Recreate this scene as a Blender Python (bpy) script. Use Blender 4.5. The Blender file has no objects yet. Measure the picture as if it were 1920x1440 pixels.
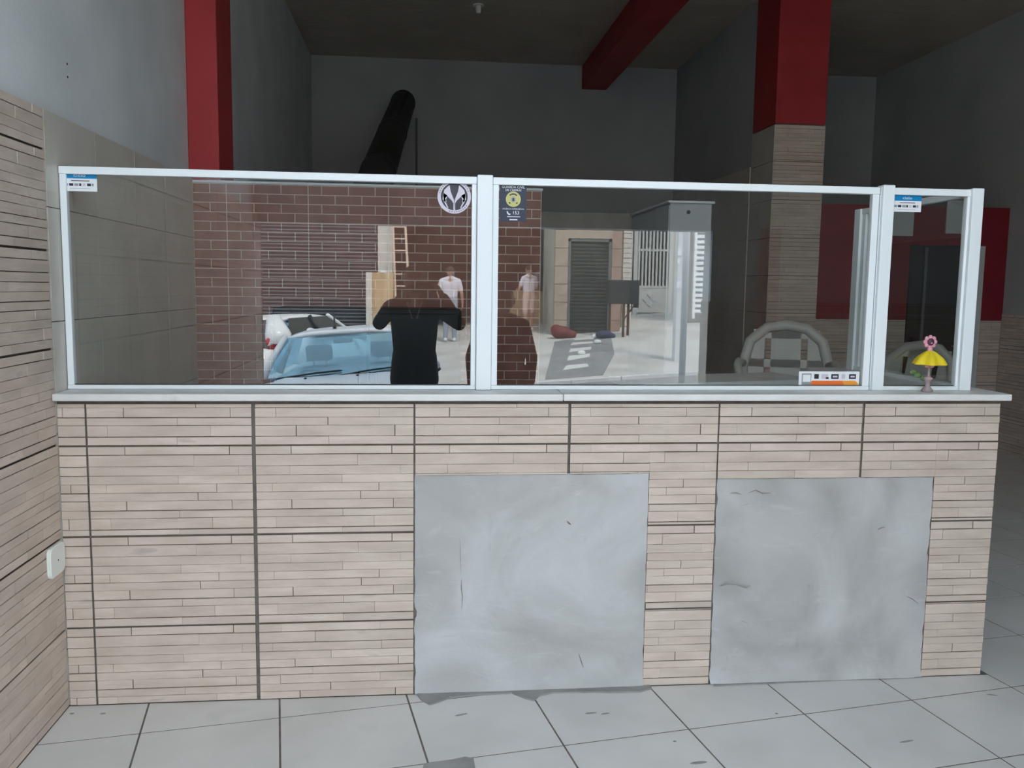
import bpy, bmesh, math, random
from mathutils import Vector, Matrix
R = math.radians
random.seed(7)
scene = bpy.context.scene
col = scene.collection

# ------------------------------------------------------------------ camera
F_PX = 1632.04
CAM = Vector((1.2488, -3.0942, 1.5))
YAW, PITCH, ROLL = 0.1028, 0.11, 0.0131
cw = Vector((math.sin(YAW) * math.cos(PITCH), math.cos(YAW) * math.cos(PITCH), -math.sin(PITCH)))
cr0 = Vector((math.cos(YAW), -math.sin(YAW), 0))
cu0 = cr0.cross(cw)
cr = cr0 * math.cos(ROLL) + cu0 * math.sin(ROLL)
cu = -cr0 * math.sin(ROLL) + cu0 * math.cos(ROLL)
cam_d = bpy.data.cameras.new('camera')
cam_d.sensor_fit = 'HORIZONTAL'
cam_d.sensor_width = 36.0
cam_d.lens = F_PX / 1920 * 36.0
cam_d.clip_start = 0.02
cam_d.clip_end = 200
cam = bpy.data.objects.new('camera', cam_d)
col.objects.link(cam)
m = Matrix((cr, cu, -cw)).transposed().to_4x4()
m.translation = CAM
cam.matrix_world = m
scene.camera = cam

# ------------------------------------------------------------------ sky, sun, exposure
world = bpy.data.worlds.new('sky')
scene.world = world
world.use_nodes = True
wn = world.node_tree.nodes
bg = wn['Background']
bg.inputs['Color'].default_value = (0.74, 0.88, 1.0, 1)
bg.inputs['Strength'].default_value = 9.0
sun_d = bpy.data.lights.new('hazy_sun', 'SUN')
sun_d.energy = 14.0
sun_d.angle = R(12)
sun_d.color = (1.0, 0.95, 0.87)
sun = bpy.data.objects.new('hazy_sun', sun_d)
col.objects.link(sun)
sun.rotation_euler = (R(-32), R(14), 0)
vs = scene.view_settings
vs.view_transform = 'Standard'
vs.look = 'None'
vs.gamma = 1.0
vs.use_curve_mapping = False
vs.exposure = -0.2
scene.cycles.use_denoising = True
scene.cycles.max_bounces = 12
scene.cycles.diffuse_bounces = 6
scene.cycles.transparent_max_bounces = 16
scene.cycles.sample_clamp_indirect = 12.0
scene.cycles.caustics_reflective = False
scene.cycles.caustics_refractive = False

YG = 0.114                                  # plane of the glass
def at_y(px, py, y):                        # a pixel's ray met with the plane y
    d = cw + cr * ((px - 960) / F_PX) - cu * ((py - 720) / F_PX)
    return CAM + d * ((y - CAM.y) / d.y)
def mirrored(px, py, depth):                # where a thing seen in the glass really stands (depth from the mirrored camera)
    p = at_y(px, py, CAM.y + depth)
    return Vector((p.x, 2 * YG - p.y, p.z))
def street_z(x, y):                         # the sloping street outside
    D = 3.322 - y
    g = 0.0 if D < 10 else (0.25 * ((D - 10) / 4) if D < 14 else 0.25 + 0.05 * (D - 14))
    return -0.42 + 0.07 * (x - 0.7) + g

# ------------------------------------------------------------------ materials
MATS = {}
def principled(name, color, rough=0.6, spec=0.4, metal=0.0):
    mt = bpy.data.materials.new(name)
    mt.use_nodes = True
    b = mt.node_tree.nodes['Principled BSDF']
    b.inputs['Base Color'].default_value = (*color, 1)
    b.inputs['Roughness'].default_value = rough
    b.inputs['Specular IOR Level'].default_value = spec
    b.inputs['Metallic'].default_value = metal
    MATS[name] = mt
    return mt
def mottled(name, c1, c2, scale=6.0, rough=0.7, spec=0.3, island=0.0, bump=0.0, c3=None, detail=6.0, stretch=(1, 1, 1), bump_scale=40, metal=0.0, lo=0.35, hi=0.65):
    """procedural: two colours mixed by noise, per-piece tint, fine relief"""
    mt = principled(name, c1, rough, spec, metal)
    nt = mt.node_tree; N = nt.nodes; L = nt.links
    b = N['Principled BSDF']
    tc = N.new('ShaderNodeNewGeometry')
    mp = N.new('ShaderNodeMapping'); mp.inputs['Scale'].default_value = stretch
    L.new(tc.outputs['Position'], mp.inputs['Vector'])
    nz = N.new('ShaderNodeTexNoise'); nz.inputs['Scale'].default_value = scale; nz.inputs['Detail'].default_value = detail
    L.new(mp.outputs['Vector'], nz.inputs['Vector'])
    cr_ = N.new('ShaderNodeValToRGB')
    cr_.color_ramp.elements[0].position = lo; cr_.color_ramp.elements[0].color = (*c1, 1)
    cr_.color_ramp.elements[1].position = hi; cr_.color_ramp.elements[1].color = (*c2, 1)
    if c3:
        e = cr_.color_ramp.elements.new(min(0.99, hi + 0.12)); e.color = (*c3, 1)
    L.new(nz.outputs['Fac'], cr_.inputs['Fac'])
    out = cr_.outputs['Color']
    if island > 0:
        hs = N.new('ShaderNodeHueSaturation')
        mr = N.new('ShaderNodeMapRange')
        mr.inputs['To Min'].default_value = 1 - island; mr.inputs['To Max'].default_value = 1 + island
        L.new(tc.outputs['Random Per Island'], mr.inputs['Value'])
        L.new(mr.outputs['Result'], hs.inputs['Value'])
        L.new(out, hs.inputs['Color'])
        out = hs.outputs['Color']
    L.new(out, b.inputs['Base Color'])
    if bump > 0:
        n2 = N.new('ShaderNodeTexNoise'); n2.inputs['Scale'].default_value = bump_scale; n2.inputs['Detail'].default_value = 5
        L.new(mp.outputs['Vector'], n2.inputs['Vector'])
        bp = N.new('ShaderNodeBump'); bp.inputs['Strength'].default_value = bump; bp.inputs['Distance'].default_value = 0.01
        L.new(n2.outputs['Fac'], bp.inputs['Height']); L.new(bp.outputs['Normal'], b.inputs['Normal'])
    return mt
def sheet_glass(name, tint, reflect, coat=(1, 1, 1)):
    """thin pane: what passes straight through plus a mirror reflection from both faces (Fresnel)"""
    mt = bpy.data.materials.new(name); mt.use_nodes = True
    N = mt.node_tree.nodes; L = mt.node_tree.links
    N.remove(N['Principled BSDF'])
    tr = N.new('ShaderNodeBsdfTransparent'); tr.inputs['Color'].default_value = (*tint, 1)
    gl = N.new('ShaderNodeBsdfGlossy'); gl.inputs['Roughness'].default_value = 0.0
    gl.inputs['Color'].default_value = (*coat, 1)  # here coat only tints the mirror reflection
    fr = N.new('ShaderNodeFresnel'); fr.inputs['IOR'].default_value = 1.5
    ge = N.new('ShaderNodeNewGeometry')
    io = N.new('ShaderNodeMapRange'); io.inputs['To Min'].default_value = 1.5; io.inputs['To Max'].default_value = 1 / 1.5
    L.new(ge.outputs['Backfacing'], io.inputs['Value']); L.new(io.outputs['Result'], fr.inputs['IOR'])
    mu = N.new('ShaderNodeMath'); mu.operation = 'MULTIPLY'; mu.inputs[1].default_value = reflect; mu.use_clamp = True
    mx = N.new('ShaderNodeMixShader')
    L.new(fr.outputs['Fac'], mu.inputs[0]); L.new(mu.outputs[0], mx.inputs['Fac'])
    L.new(tr.outputs[0], mx.inputs[1]); L.new(gl.outputs[0], mx.inputs[2])
    L.new(mx.outputs[0], N['Material Output'].inputs['Surface'])
    MATS[name] = mt
    return mt

def cement_material(name):
    mt = principled(name, (.4, .4, .4), 0.85, 0.2)
    nt = mt.node_tree; N = nt.nodes; L = nt.links; b = N['Principled BSDF']
    ge = N.new('ShaderNodeNewGeometry')
    def noise(scale, detail, dist, stretch):
        mp = N.new('ShaderNodeMapping'); mp.inputs['Scale'].default_value = stretch
        L.new(ge.outputs['Position'], mp.inputs['Vector'])
        n = N.new('ShaderNodeTexNoise'); n.inputs['Scale'].default_value = scale; n.inputs['Detail'].default_value = detail; n.inputs['Distortion'].default_value = dist
        L.new(mp.outputs['Vector'], n.inputs['Vector']); return n
    def ramp(src, stops):
        r = N.new('ShaderNodeValToRGB')
        while len(r.color_ramp.elements) < len(stops): r.color_ramp.elements.new(.5)
        for e, (p, c) in zip(r.color_ramp.elements, stops): e.position = p; e.color = (*c, 1)
        L.new(src, r.inputs['Fac']); return r
    base = ramp(noise(2.4, 9, 1.2, (1, 1, 1)).outputs['Fac'], [(.26, (.345, .335, .325)), (.44, (.42, .41, .405)), (.58, (.475, .47, .468)), (.74, (.54, .54, .545))])
    light = ramp(noise(11, 7, 2.0, (.45, 1, 1.3)).outputs['Fac'], [(.60, (0, 0, 0)), (.76, (.40, .40, .40))])
    dark = ramp(noise(7, 8, 2.5, (1, 1, .5)).outputs['Fac'], [(.64, (0, 0, 0)), (.80, (.25, .25, .25))])
    m1 = N.new('ShaderNodeMixRGB'); L.new(light.outputs['Color'], m1.inputs['Fac']); L.new(base.outputs['Color'], m1.inputs['Color1']); m1.inputs['Color2'].default_value = (.56, .565, .57, 1)
    m2 = N.new('ShaderNodeMixRGB'); L.new(dark.outputs['Color'], m2.inputs['Fac']); L.new(m1.outputs['Color'], m2.inputs['Color1']); m2.inputs['Color2'].default_value = (.22, .215, .21, 1)
    L.new(m2.outputs['Color'], b.inputs['Base Color'])
    bp = N.new('ShaderNodeBump'); bp.inputs['Strength'].default_value = .35; bp.inputs['Distance'].default_value = .01
    L.new(noise(16, 6, 1.5, (.6, 1, 1)).outputs['Fac'], bp.inputs['Height']); L.new(bp.outputs['Normal'], b.inputs['Normal'])
    return mt
mottled('stone', (0.52, 0.425, 0.36), (0.62, 0.515, 0.445), 9, 0.62, 0.35, island=0.07, bump=0.25, c3=(0.44, 0.37, 0.33), stretch=(0.6, 0.6, 2.5))
mottled('stone_groove', (0.10, 0.075, 0.06), (0.16, 0.12, 0.095), 30, 0.9, 0.1)
mottled('grout', (0.13, 0.115, 0.10), (0.18, 0.16, 0.145), 25, 0.95, 0.1)
cement_material('cement')
mottled('cement_dark', (0.25, 0.245, 0.24), (0.33, 0.325, 0.32), 9, 0.9, 0.1, bump=0.3)
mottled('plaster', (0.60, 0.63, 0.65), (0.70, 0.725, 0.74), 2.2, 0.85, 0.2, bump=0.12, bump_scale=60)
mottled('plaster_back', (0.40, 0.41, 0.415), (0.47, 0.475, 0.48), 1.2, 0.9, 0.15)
mottled('mould', (0.26, 0.26, 0.25), (0.48, 0.49, 0.48), 14, 0.9, 0.1)
mottled('wall_tile_beige', (0.55, 0.51, 0.455), (0.62, 0.58, 0.52), 3, 0.35, 0.45)
mottled('kitchen_tile', (0.20, 0.17, 0.15), (0.25, 0.215, 0.19), 5, 0.5, 0.3)
mottled('tile_joint', (0.60, 0.58, 0.54), (0.66, 0.64, 0.60), 20, 0.9, 0.1)
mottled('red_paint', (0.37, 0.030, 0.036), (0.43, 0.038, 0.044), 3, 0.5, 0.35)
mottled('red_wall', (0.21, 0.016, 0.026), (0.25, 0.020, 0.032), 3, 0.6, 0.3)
mottled('brick', (0.21, 0.085, 0.062), (0.27, 0.115, 0.085), 8, 0.6, 0.3, island=0.10)
mottled('mortar', (0.62, 0.50, 0.42), (0.70, 0.57, 0.48), 20, 0.9, 0.1)
mottled('ceiling_board', (0.50, 0.46, 0.38), (0.57, 0.52, 0.44), 2, 0.6, 0.3, island=0.05)
mottled('floor_tile', (0.57, 0.555, 0.54), (0.65, 0.635, 0.62), 2.6, 0.36, 0.40, island=0.02, c3=(0.57, 0.555, 0.54))
mottled('marble', (0.66, 0.645, 0.63), (0.74, 0.73, 0.715), 6, 0.4, 0.4, c3=(0.55, 0.54, 0.53))
principled('aluminium_white', (0.80, 0.83, 0.85), 0.35, 0.5)
principled('rubber', (0.05, 0.05, 0.05), 0.7)
sheet_glass('pane_glass', (0.90, 0.93, 0.92), 2.35)
principled('socket_white', (0.80, 0.82, 0.78), 0.3, 0.5)
principled('black', (0.012, 0.012, 0.014), 0.5)
principled('appliance_black', (0.010, 0.010, 0.012), 0.45, 0.3)
principled('duct_metal', (0.035, 0.035, 0.035), 0.6, 0.3, 0.3)
principled('white_plastic', (0.52, 0.50, 0.46), 0.45, 0.4)
principled('door_dark', (0.022, 0.026, 0.030), 0.5)
principled('door_edge', (0.16, 0.17, 0.18), 0.5)
principled('sticker_white', (0.80, 0.80, 0.82), 0.4)
principled('sticker_blue', (0.004, 0.22, 0.48), 0.4)
principled('sticker_lightblue', (0.20, 0.55, 0.85), 0.4)
principled('sticker_navy', (0.008, 0.016, 0.045), 0.4)
principled('sticker_yellow', (0.52, 0.48, 0.16), 0.4)
principled('sticker_orange', (0.80, 0.17, 0.035), 0.4)
principled('sticker_amber', (0.86, 0.33, 0.05), 0.4)
principled('sticker_ink', (0.025, 0.025, 0.035), 0.4)
principled('sticker_grey', (0.30, 0.30, 0.32), 0.4)
principled('sticker_mauve', (0.62, 0.55, 0.64), 0.4)
principled('toy_pink', (0.70, 0.32, 0.40), 0.5)
principled('toy_dark', (0.09, 0.03, 0.05), 0.5)
principled('toy_yellow', (0.80, 0.60, 0.02), 0.45)
principled('toy_green', (0.10, 0.16, 0.06), 0.6)
principled('toy_base', (0.34, 0.27, 0.28), 0.6)
# street
mottled('asphalt', (0.20, 0.20, 0.205), (0.27, 0.27, 0.275), 5, 0.9, 0.2, bump=0.3)
mottled('concrete', (0.44, 0.42, 0.39), (0.58, 0.56, 0.53), 1.3, 0.9, 0.2, c3=(0.36, 0.345, 0.325))
mottled('ramp_grey', (0.22, 0.22, 0.22), (0.28, 0.28, 0.28), 3, 0.9, 0.2)
principled('road_paint', (0.62, 0.61, 0.58), 0.8)
mottled('facade_beige', (0.45, 0.40, 0.33), (0.52, 0.47, 0.40), 2, 0.9, 0.2)
mottled('facade_stone', (0.36, 0.28, 0.215), (0.44, 0.35, 0.27), 5, 0.8, 0.2, island=0.1)
mottled('pale_stone', (0.55, 0.50, 0.45), (0.68, 0.64, 0.60), 14, 0.8, 0.2, island=0.12)
mottled('reddish_pier', (0.33, 0.22, 0.17), (0.40, 0.28, 0.22), 5, 0.8, 0.2)
mottled('pale_board', (0.60, 0.56, 0.50), (0.68, 0.64, 0.58), 4, 0.8, 0.2)
mottled('wood_board', (0.42, 0.26, 0.12), (0.60, 0.45, 0.28), 1.6, 0.7, 0.3, stretch=(4, 4, 0.4))
principled('shutter_grey', (0.10, 0.11, 0.125), 0.5)
principled('louvre_green', (0.125, 0.14, 0.13), 0.5)
principled('garage_dark', (0.05, 0.045, 0.04), 0.9)  # the interior's shade is put into this near-black wall colour
principled('gate_grey', (0.60, 0.61, 0.60), 0.5)
principled('gate_dark', (0.018, 0.018, 0.02), 0.7)
principled('pole_concrete', (0.62, 0.62, 0.63), 0.9)
principled('white_metal', (0.80, 0.80, 0.80), 0.4)
principled('grill_black', (0.022, 0.023, 0.026), 0.6)
principled('grill_rust', (0.10, 0.05, 0.03), 0.7)
principled('ladder_wood', (0.62, 0.48, 0.36), 0.6)
principled('bag_red', (0.16, 0.03, 0.025), 0.6)
principled('bag_navy', (0.03, 0.04, 0.08), 0.6)
principled('litter_white', (0.75, 0.75, 0.73), 0.6)
principled('car_silver', (0.80, 0.82, 0.85), 0.22, 0.7, 0.0)
principled('car_white', (0.78, 0.78, 0.77), 0.25, 0.6)
principled('car_black', (0.015, 0.015, 0.018), 0.4)
principled('tyre', (0.02, 0.02, 0.02), 0.8)
principled('hub', (0.35, 0.36, 0.38), 0.4, 0.5, 0.6)
principled('lamp_red', (0.45, 0.01, 0.03), 0.2, 0.6)
principled('lamp_clear', (0.55, 0.58, 0.62), 0.12, 0.8)
principled('seat_fabric', (0.045, 0.05, 0.06), 0.8)
sheet_glass('car_glass', (0.62, 0.82, 0.90), 4.6, (0.50, 0.76, 0.90))  # reflection tinted blue and strengthened, putting bright sky into the windscreen colour
principled('car_glass_dark', (0.02, 0.025, 0.028), 0.06, 0.8)
# people
principled('skin', (0.42, 0.24, 0.17), 0.55)
principled('hair_dark', (0.035, 0.025, 0.02), 0.8)
principled('jacket_black', (0.010, 0.012, 0.018), 0.8)
principled('trousers_dark', (0.012, 0.013, 0.018), 0.85)
principled('jacket_brown', (0.040, 0.026, 0.028), 0.85)
principled('shirt_white', (0.62, 0.58, 0.62), 0.85)
principled('jeans_grey', (0.30, 0.32, 0.37), 0.85)
principled('shorts_pink', (0.60, 0.44, 0.38), 0.85)
principled('shirt_grey', (0.28, 0.28, 0.31), 0.85)
principled('shoe_white', (0.7, 0.7, 0.7), 0.6)
principled('shoe_black', (0.02, 0.02, 0.02), 0.6)
principled('eye_white', (0.7, 0.7, 0.7), 0.2)
def M(n): return MATS[n]

# ------------------------------------------------------------------ mesh helpers
class MB:
    def __init__(s): s.v = []; s.f = []; s.m = []
    def add(s, vs_, fs, mi=0):
        o = len(s.v); s.v += [tuple(p) for p in vs_]
        s.f += [tuple(i + o for i in f) for f in fs]; s.m += [mi] * len(fs)
        return s
    def box(s, x0, x1, y0, y1, z0, z1, mi=0):
        return s.add([(x0, y0, z0), (x1, y0, z0), (x1, y1, z0), (x0, y1, z0), (x0, y0, z1), (x1, y0, z1), (x1, y1, z1), (x0, y1, z1)],
                     [(0, 3, 2, 1), (4, 5, 6, 7), (0, 1, 5, 4), (1, 2, 6, 5), (2, 3, 7, 6), (3, 0, 4, 7)], mi)
    def cbox(s, x0, x1, y0, y1, z0, z1, b=0.004, mi=0):
        """box with chamfered edges"""
        bm = bmesh.new(); bmesh.ops.create_cube(bm, size=1)
        for q in bm.verts:
            q.co = Vector(((x0 + x1) / 2 + q.co.x * (x1 - x0), (y0 + y1) / 2 + q.co.y * (y1 - y0), (z0 + z1) / 2 + q.co.z * (z1 - z0)))
        bmesh.ops.bevel(bm, geom=bm.edges[:], offset=b, segments=2, affect='EDGES', profile=0.5)
        bm.verts.index_update()
        s.add([q.co[:] for q in bm.verts], [[q.index for q in f.verts] for f in bm.faces], mi)
        bm.free(); return s
    def prism(s, poly, axis, a, b, mi=0):
        """poly: 2D outline (counter-clockwise), extruded along axis from a to b"""
        n = len(poly)
        def P(u, w, t): return {'x': (t, u, w), 'y': (u, t, w), 'z': (u, w, t)}[axis]
        vs_ = [P(u, w, a) for u, w in poly] + [P(u, w, b) for u, w in poly]
        fs = [tuple(range(n))[::-1], tuple(range(n, 2 * n))] + [(i, (i + 1) % n, n + (i + 1) % n, n + i) for i in range(n)]
        return s.add(vs_, fs, mi)
    def tube(s, pts, r, seg=10, mi=0, cap=True):
        pts = [Vector(p) for p in pts]
        rs = r if isinstance(r, (list, tuple)) else [r] * len(pts)
        rings = []
        up = None
        for i, p in enumerate(pts):
            t = (pts[min(i + 1, len(pts) - 1)] - pts[max(i - 1, 0)]).normalized()
            if up is None:
                up = Vector((0, 0, 1)) if abs(t.z) < 0.9 else Vector((0, 1, 0))
            a = t.cross(up).normalized(); bb = a.cross(t).normalized(); up = bb
            rings.append([p + a * (math.cos(2 * math.pi * k / seg) * rs[i]) + bb * (math.sin(2 * math.pi * k / seg) * rs[i]) for k in range(seg)])
        vs_ = [q for rg in rings for q in rg]
        fs = []
        for i in range(len(pts) - 1):
            for k in range(seg):
                k2 = (k + 1) % seg
                fs.append((i * seg + k, i * seg + k2, (i + 1) * seg + k2, (i + 1) * seg + k))
        if cap:
            fs.append(tuple(range(seg))[::-1]); fs.append(tuple(range((len(pts) - 1) * seg, len(pts) * seg)))
        return s.add(vs_, fs, mi)
    def lathe(s, prof, c=(0, 0, 0), seg=16, mi=0, wave=None):
        """prof: (radius, z) pairs turned about the vertical through c"""
        vs_ = []; fs = []
        for r_, z_ in prof:
            for k in range(seg):
                a = 2 * math.pi * k / seg
                rr = r_ * (1 + (wave(a) if wave else 0))
                vs_.append((c[0] + rr * math.cos(a), c[1] + rr * math.sin(a), c[2] + z_))
        n = len(prof)
        for i in range(n - 1):
            for k in range(seg):
                k2 = (k + 1) % seg
                fs.append((i * seg + k, i * seg + k2, (i + 1) * seg + k2, (i + 1) * seg + k))
        fs.append(tuple(range(seg))[::-1]); fs.append(tuple(range((n - 1) * seg, n * seg)))
        return s.add(vs_, fs, mi)
    def ball(s, c, r, seg=14, rings=9, mi=0):
        r = r if isinstance(r, (tuple, list)) else (r, r, r)
        bm = bmesh.new(); bmesh.ops.create_uvsphere(bm, u_segments=seg, v_segments=rings, radius=1)
        bm.verts.index_update()
        s.add([(c[0] + q.co.x * r[0], c[1] + q.co.y * r[1], c[2] + q.co.z * r[2]) for q in bm.verts], [[q.index for q in f.verts] for f in bm.faces], mi)
        bm.free(); return s
    def mesh(s, name, mats, smooth=False):
        me = bpy.data.meshes.new(name)
        me.from_pydata(s.v, [], s.f)
        for mt in (mats if isinstance(mats, (list, tuple)) else [mats]):
            me.materials.append(M(mt) if isinstance(mt, str) else mt)
        me.polygons.foreach_set('material_index', s.m)
        if smooth:
            me.polygons.foreach_set('use_smooth', [True] * len(s.f))
        me.update()
        return me
    def build(s, name, mats, parent=None, smooth=False, recalc=True, local=False):
        """one mesh object; vertices were given in world coordinates, kept there under the parent"""
        me = s.mesh(name, mats, smooth)
        if recalc:
            bm = bmesh.new(); bm.from_mesh(me); bmesh.ops.recalc_face_normals(bm, faces=bm.faces[:]); bm.to_mesh(me); bm.free()
        o = bpy.data.objects.new(name, me); col.objects.link(o)
        if parent is not None:
            o.parent = parent
            if not local: me.transform(world_of(parent).inverted())
        return o
WORLD = {}
def world_of(o):
    w = Matrix.LocRotScale(o.location, o.rotation_euler, o.scale)
    return world_of(o.parent) @ w if o.parent else w
def tag(o, label=None, cat=None, group=None, kind=None):
    if label: o['label'] = label
    if cat: o['category'] = cat
    if group: o['group'] = group
    if kind: o['kind'] = kind
    return o
def empty(name, loc, label, cat, group=None, rot=(0, 0, 0)):
    o = bpy.data.objects.new(name, None); col.objects.link(o)
    o.empty_display_size = 0.1
    o.location = loc; o.rotation_euler = rot
    return tag(o, label, cat, group)
def place(name, me, loc, parent=None, rot=(0, 0, 0), scale=(1, 1, 1)):
    o = bpy.data.objects.new(name, me); col.objects.link(o)
    o.parent = parent; o.rotation_euler = rot; o.scale = scale
    o.location = loc if parent is None else world_of(parent).inverted() @ Vector(loc)
    return o
def copy_tree(o, parent=None):
    c = o.copy(); col.objects.link(c); c.parent = parent
    for ch in list(o.children): copy_tree(ch, c)
    return c
def clip_poly(poly, n, d):
    """keep the part of a convex 2D polygon with n.p <= d"""
    out = []
    for i, p in enumerate(poly):
        q = poly[(i + 1) % len(poly)]
        a = n[0] * p[0] + n[1] * p[1] - d; b = n[0] * q[0] + n[1] * q[1] - d
        if a <= 0: out.append(p)
        if (a < 0 < b) or (b < 0 < a):
            t = a / (a - b); out.append((p[0] + (q[0] - p[0]) * t, p[1] + (q[1] - p[1]) * t))
    return out
def text_mesh(name, body, size, parent, loc, rot, mat, extrude=0.0002, align='CENTER', sx=1.0):
    cv = bpy.data.curves.new(name, 'FONT'); cv.body = body; cv.size = size; cv.extrude = extrude
    cv.align_x = align; cv.align_y = 'CENTER'; cv.resolution_u = 2
    tmp = bpy.data.objects.new('tmp', cv); col.objects.link(tmp)
    dg = bpy.context.evaluated_depsgraph_get()
    me = bpy.data.meshes.new_from_object(tmp.evaluated_get(dg))
    bpy.data.objects.remove(tmp); bpy.data.curves.remove(cv)
    me.name = name; me.materials.clear(); me.materials.append(M(mat))
    return place(name, me, loc, parent, rot, (sx, 1, 1))

# ------------------------------------------------------------------ moulded stone tile
# the same relief on every tile: ten courses of narrow strips, broken where the mould breaks them
TW, TH = 0.552, 0.322
ROW_Y = [0, 40, 97, 143, 185, 228, 268, 315, 355, 410, 450]
BREAKS = [[.22, .86], [.64], [.21, .915], [.54], [.10, .775], [.66], [.22, .87], [.545], [.12, .745], [.54]]
def stone_mesh(name, u0, u1, v0, v1, flip=False):
    """part u0..u1 (of the width), v0..v1 (of the height, from the top) of one tile; front towards -y, lower left corner at 0,0"""
    rg = random.Random(11 if not flip else 23)
    b = MB()
    w, h = (u1 - u0) * TW, (v1 - v0) * TH
    b.box(0, w, 0.0035, 0.012, 0, h, 1)
    rows = [r / 450 for r in ROW_Y]
    for i in range(10):
        ra, rb = rows[i], rows[i + 1]
        g_top = rg.choice([.0003, .0005, .0012, .0022]); g_bot = rg.choice([.0003, .0004, .0009])
        cuts = [0] + BREAKS[i] + [1]
        if flip: cuts = [1 - c for c in cuts][::-1]
        for a, c in zip(cuts[:-1], cuts[1:]):
            g_side = rg.choice([.0003, .0007, .0016]); proud = rg.uniform(-0.0016, 0.0012)
            wob = [rg.uniform(-.0008, .0008) for _ in range(8)]
            a2, c2 = max(a, u0), min(c, u1); ra2, rb2 = max(ra, v0), min(rb, v1)
            if c2 - a2 < 0.004 or rb2 - ra2 < 0.004: continue
            x0, x1 = (a2 - u0) * TW, (c2 - u0) * TW
            if a > 0 and a2 == a: x0 += g_side
            if c < 1 and c2 == c: x1 -= g_side
            z1, z0 = (v1 - ra2) * TH, (v1 - rb2) * TH
            gt = g_top if (ra2 == ra and i > 0) else 0; gb = g_bot if (rb2 == rb and i < 9) else 0
            n = 3
            vs_ = []; 
            for k in range(n + 1):
                x = x0 + (x1 - x0) * k / n
                vs_ += [(x, proud, z0 + gb + abs(wob[k]) * (1 if gb else 0)), (x, proud, z1 - gt - abs(wob[k + 4]) * (1 if gt else 0))]
            fs = [(2 * k, 2 * k + 2, 2 * k + 3, 2 * k + 1) for k in range(n)]
            o = len(vs_)
            vs_ += [(p[0], 0.004, p[2]) for p in vs_]
            fs += [(2 * k, 2 * k + o, 2 * k + 2 + o, 2 * k + 2) for k in range(n)]
            fs += [(2 * k + 1, 2 * k + 3, 2 * k + 3 + o, 2 * k + 1 + o) for k in range(n)]
            fs += [(0, 1, 1 + o, o), (2 * n, 2 * n + o, 2 * n + 1 + o, 2 * n + 1)]
            b.add(vs_, fs, 0)
    return b.mesh(name, ['stone', 'stone_groove'])
STONE = {}
def stone_tile(parent, loc, w, h, side='front', flip=False, from_bottom=False, from_right=False):
    """a whole or cut tile of w x h; side: which way it faces"""
    un, vn = min(1, w / TW), min(1, h / TH)
    key = (round(un, 3), round(vn, 3), flip, from_bottom, from_right)
    if key not in STONE:
        u = (1 - un, 1) if from_right else (0, un)
        v = (1 - vn, 1) if from_bottom else (0, vn)
        STONE[key] = stone_mesh('stone_tile', u[0], u[1], v[0], v[1], flip)
    rot = {'front': 0, 'right': R(90), 'left': R(-90), 'back': R(180)}[side]
    return place('stone_tile', STONE[key], loc, parent, (0, 0, rot))

CEIL = 4.12
YB = 7.406                                   # back wall
XR = 6.772                                   # right wall
YO = -3.55                                   # inside face of the street front
ZW = 2.07                                    # top of the tiled part of the walls
G = 0.007                                    # joint between big tiles

# ------------------------------------------------------------------ floor
fl = MB().box(-0.2, XR + 0.2, -3.80, YB + 0.2, -0.9, -0.0014).build('floor', 'grout')
tag(fl, 'pale grey square floor tiles laid askew in front of the counter', kind='structure')
ang = R(9.3); eu = (math.cos(ang), math.sin(ang)); ev = (-math.sin(ang), math.cos(ang))
TU, TV = 0.4525, 0.412
ox, oy = 1.268, -0.474
for i in range(-12, 16):
    for j in range(-12, 16):
        g2 = 0.0034
        quad = [(ox + eu[0] * (i * TU + a) + ev[0] * (j * TV + c), oy + eu[1] * (i * TU + a) + ev[1] * (j * TV + c))
                for a, c in ((g2, g2), (TU - g2, g2), (TU - g2, TV - g2), (g2, TV - g2))]
        cx = sum(p[0] for p in quad) / 4; cy = sum(p[1] for p in quad) / 4
        for region in ((0.0015, XR - 0.012, -3.72, 0.0), (3.455, XR - 0.012, 0.0, 4.73)):
            if region[2] == 0.0 and cx < 3.0: continue
            p = quad
            # a tile that lies across y=0 right of the counter is kept whole
            lo_y = region[2] if region[2] < 0 else -99
            hi_y = region[3] if (region[3] > 0 or cx < 3.45) else 99
            if region[2] < 0 and cx >= 3.455 and cy > 0: continue
            if region[2] == 0.0 and (cy <= 0 or cx < 3.455): continue
            if region[2] < 0 and cx < 3.455 and cy > 0.35: continue
            for n, d in (((-1, 0), -region[0]), ((1, 0), region[1]), ((0, -1), -lo_y), ((0, 1), hi_y)):
                p = clip_poly(p, n, d)
                if len(p) < 3: break
            if len(p) < 3: continue
            area = abs(sum(p[k][0] * p[(k + 1) % len(p)][1] - p[(k + 1) % len(p)][0] * p[k][1] for k in range(len(p)))) / 2
            if area < 0.002: continue
            MB().prism(p, 'z', -0.0014, 0.0).build('floor_tile', 'floor_tile', fl)
def smear(name, outline, z0, z1, mat, parent):
    return MB().prism(outline, 'z', z0, z1).build(name, mat, parent)
def fz(px, py):
    d = cw + cr * ((px - 960) / F_PX) - cu * ((py - 720) / F_PX)
    t = -CAM.z / d.z
    return (CAM.x + d.x * t, CAM.y + d.y * t)
smear('cement_smear', [fz(*q) for q in ((782, 1303), (790, 1314), (806, 1323), (822, 1318), (845, 1309), (900, 1304), (960, 1301), (985, 1311), (1001, 1315), (1012, 1306), (1035, 1301), (1110, 1299), (1150, 1300), (1200, 1299), (1222, 1292), (1216, 1284), (1120, 1288), (960, 1294), (860, 1299))], 0.0, 0.006, 'cement_dark', fl)
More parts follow.
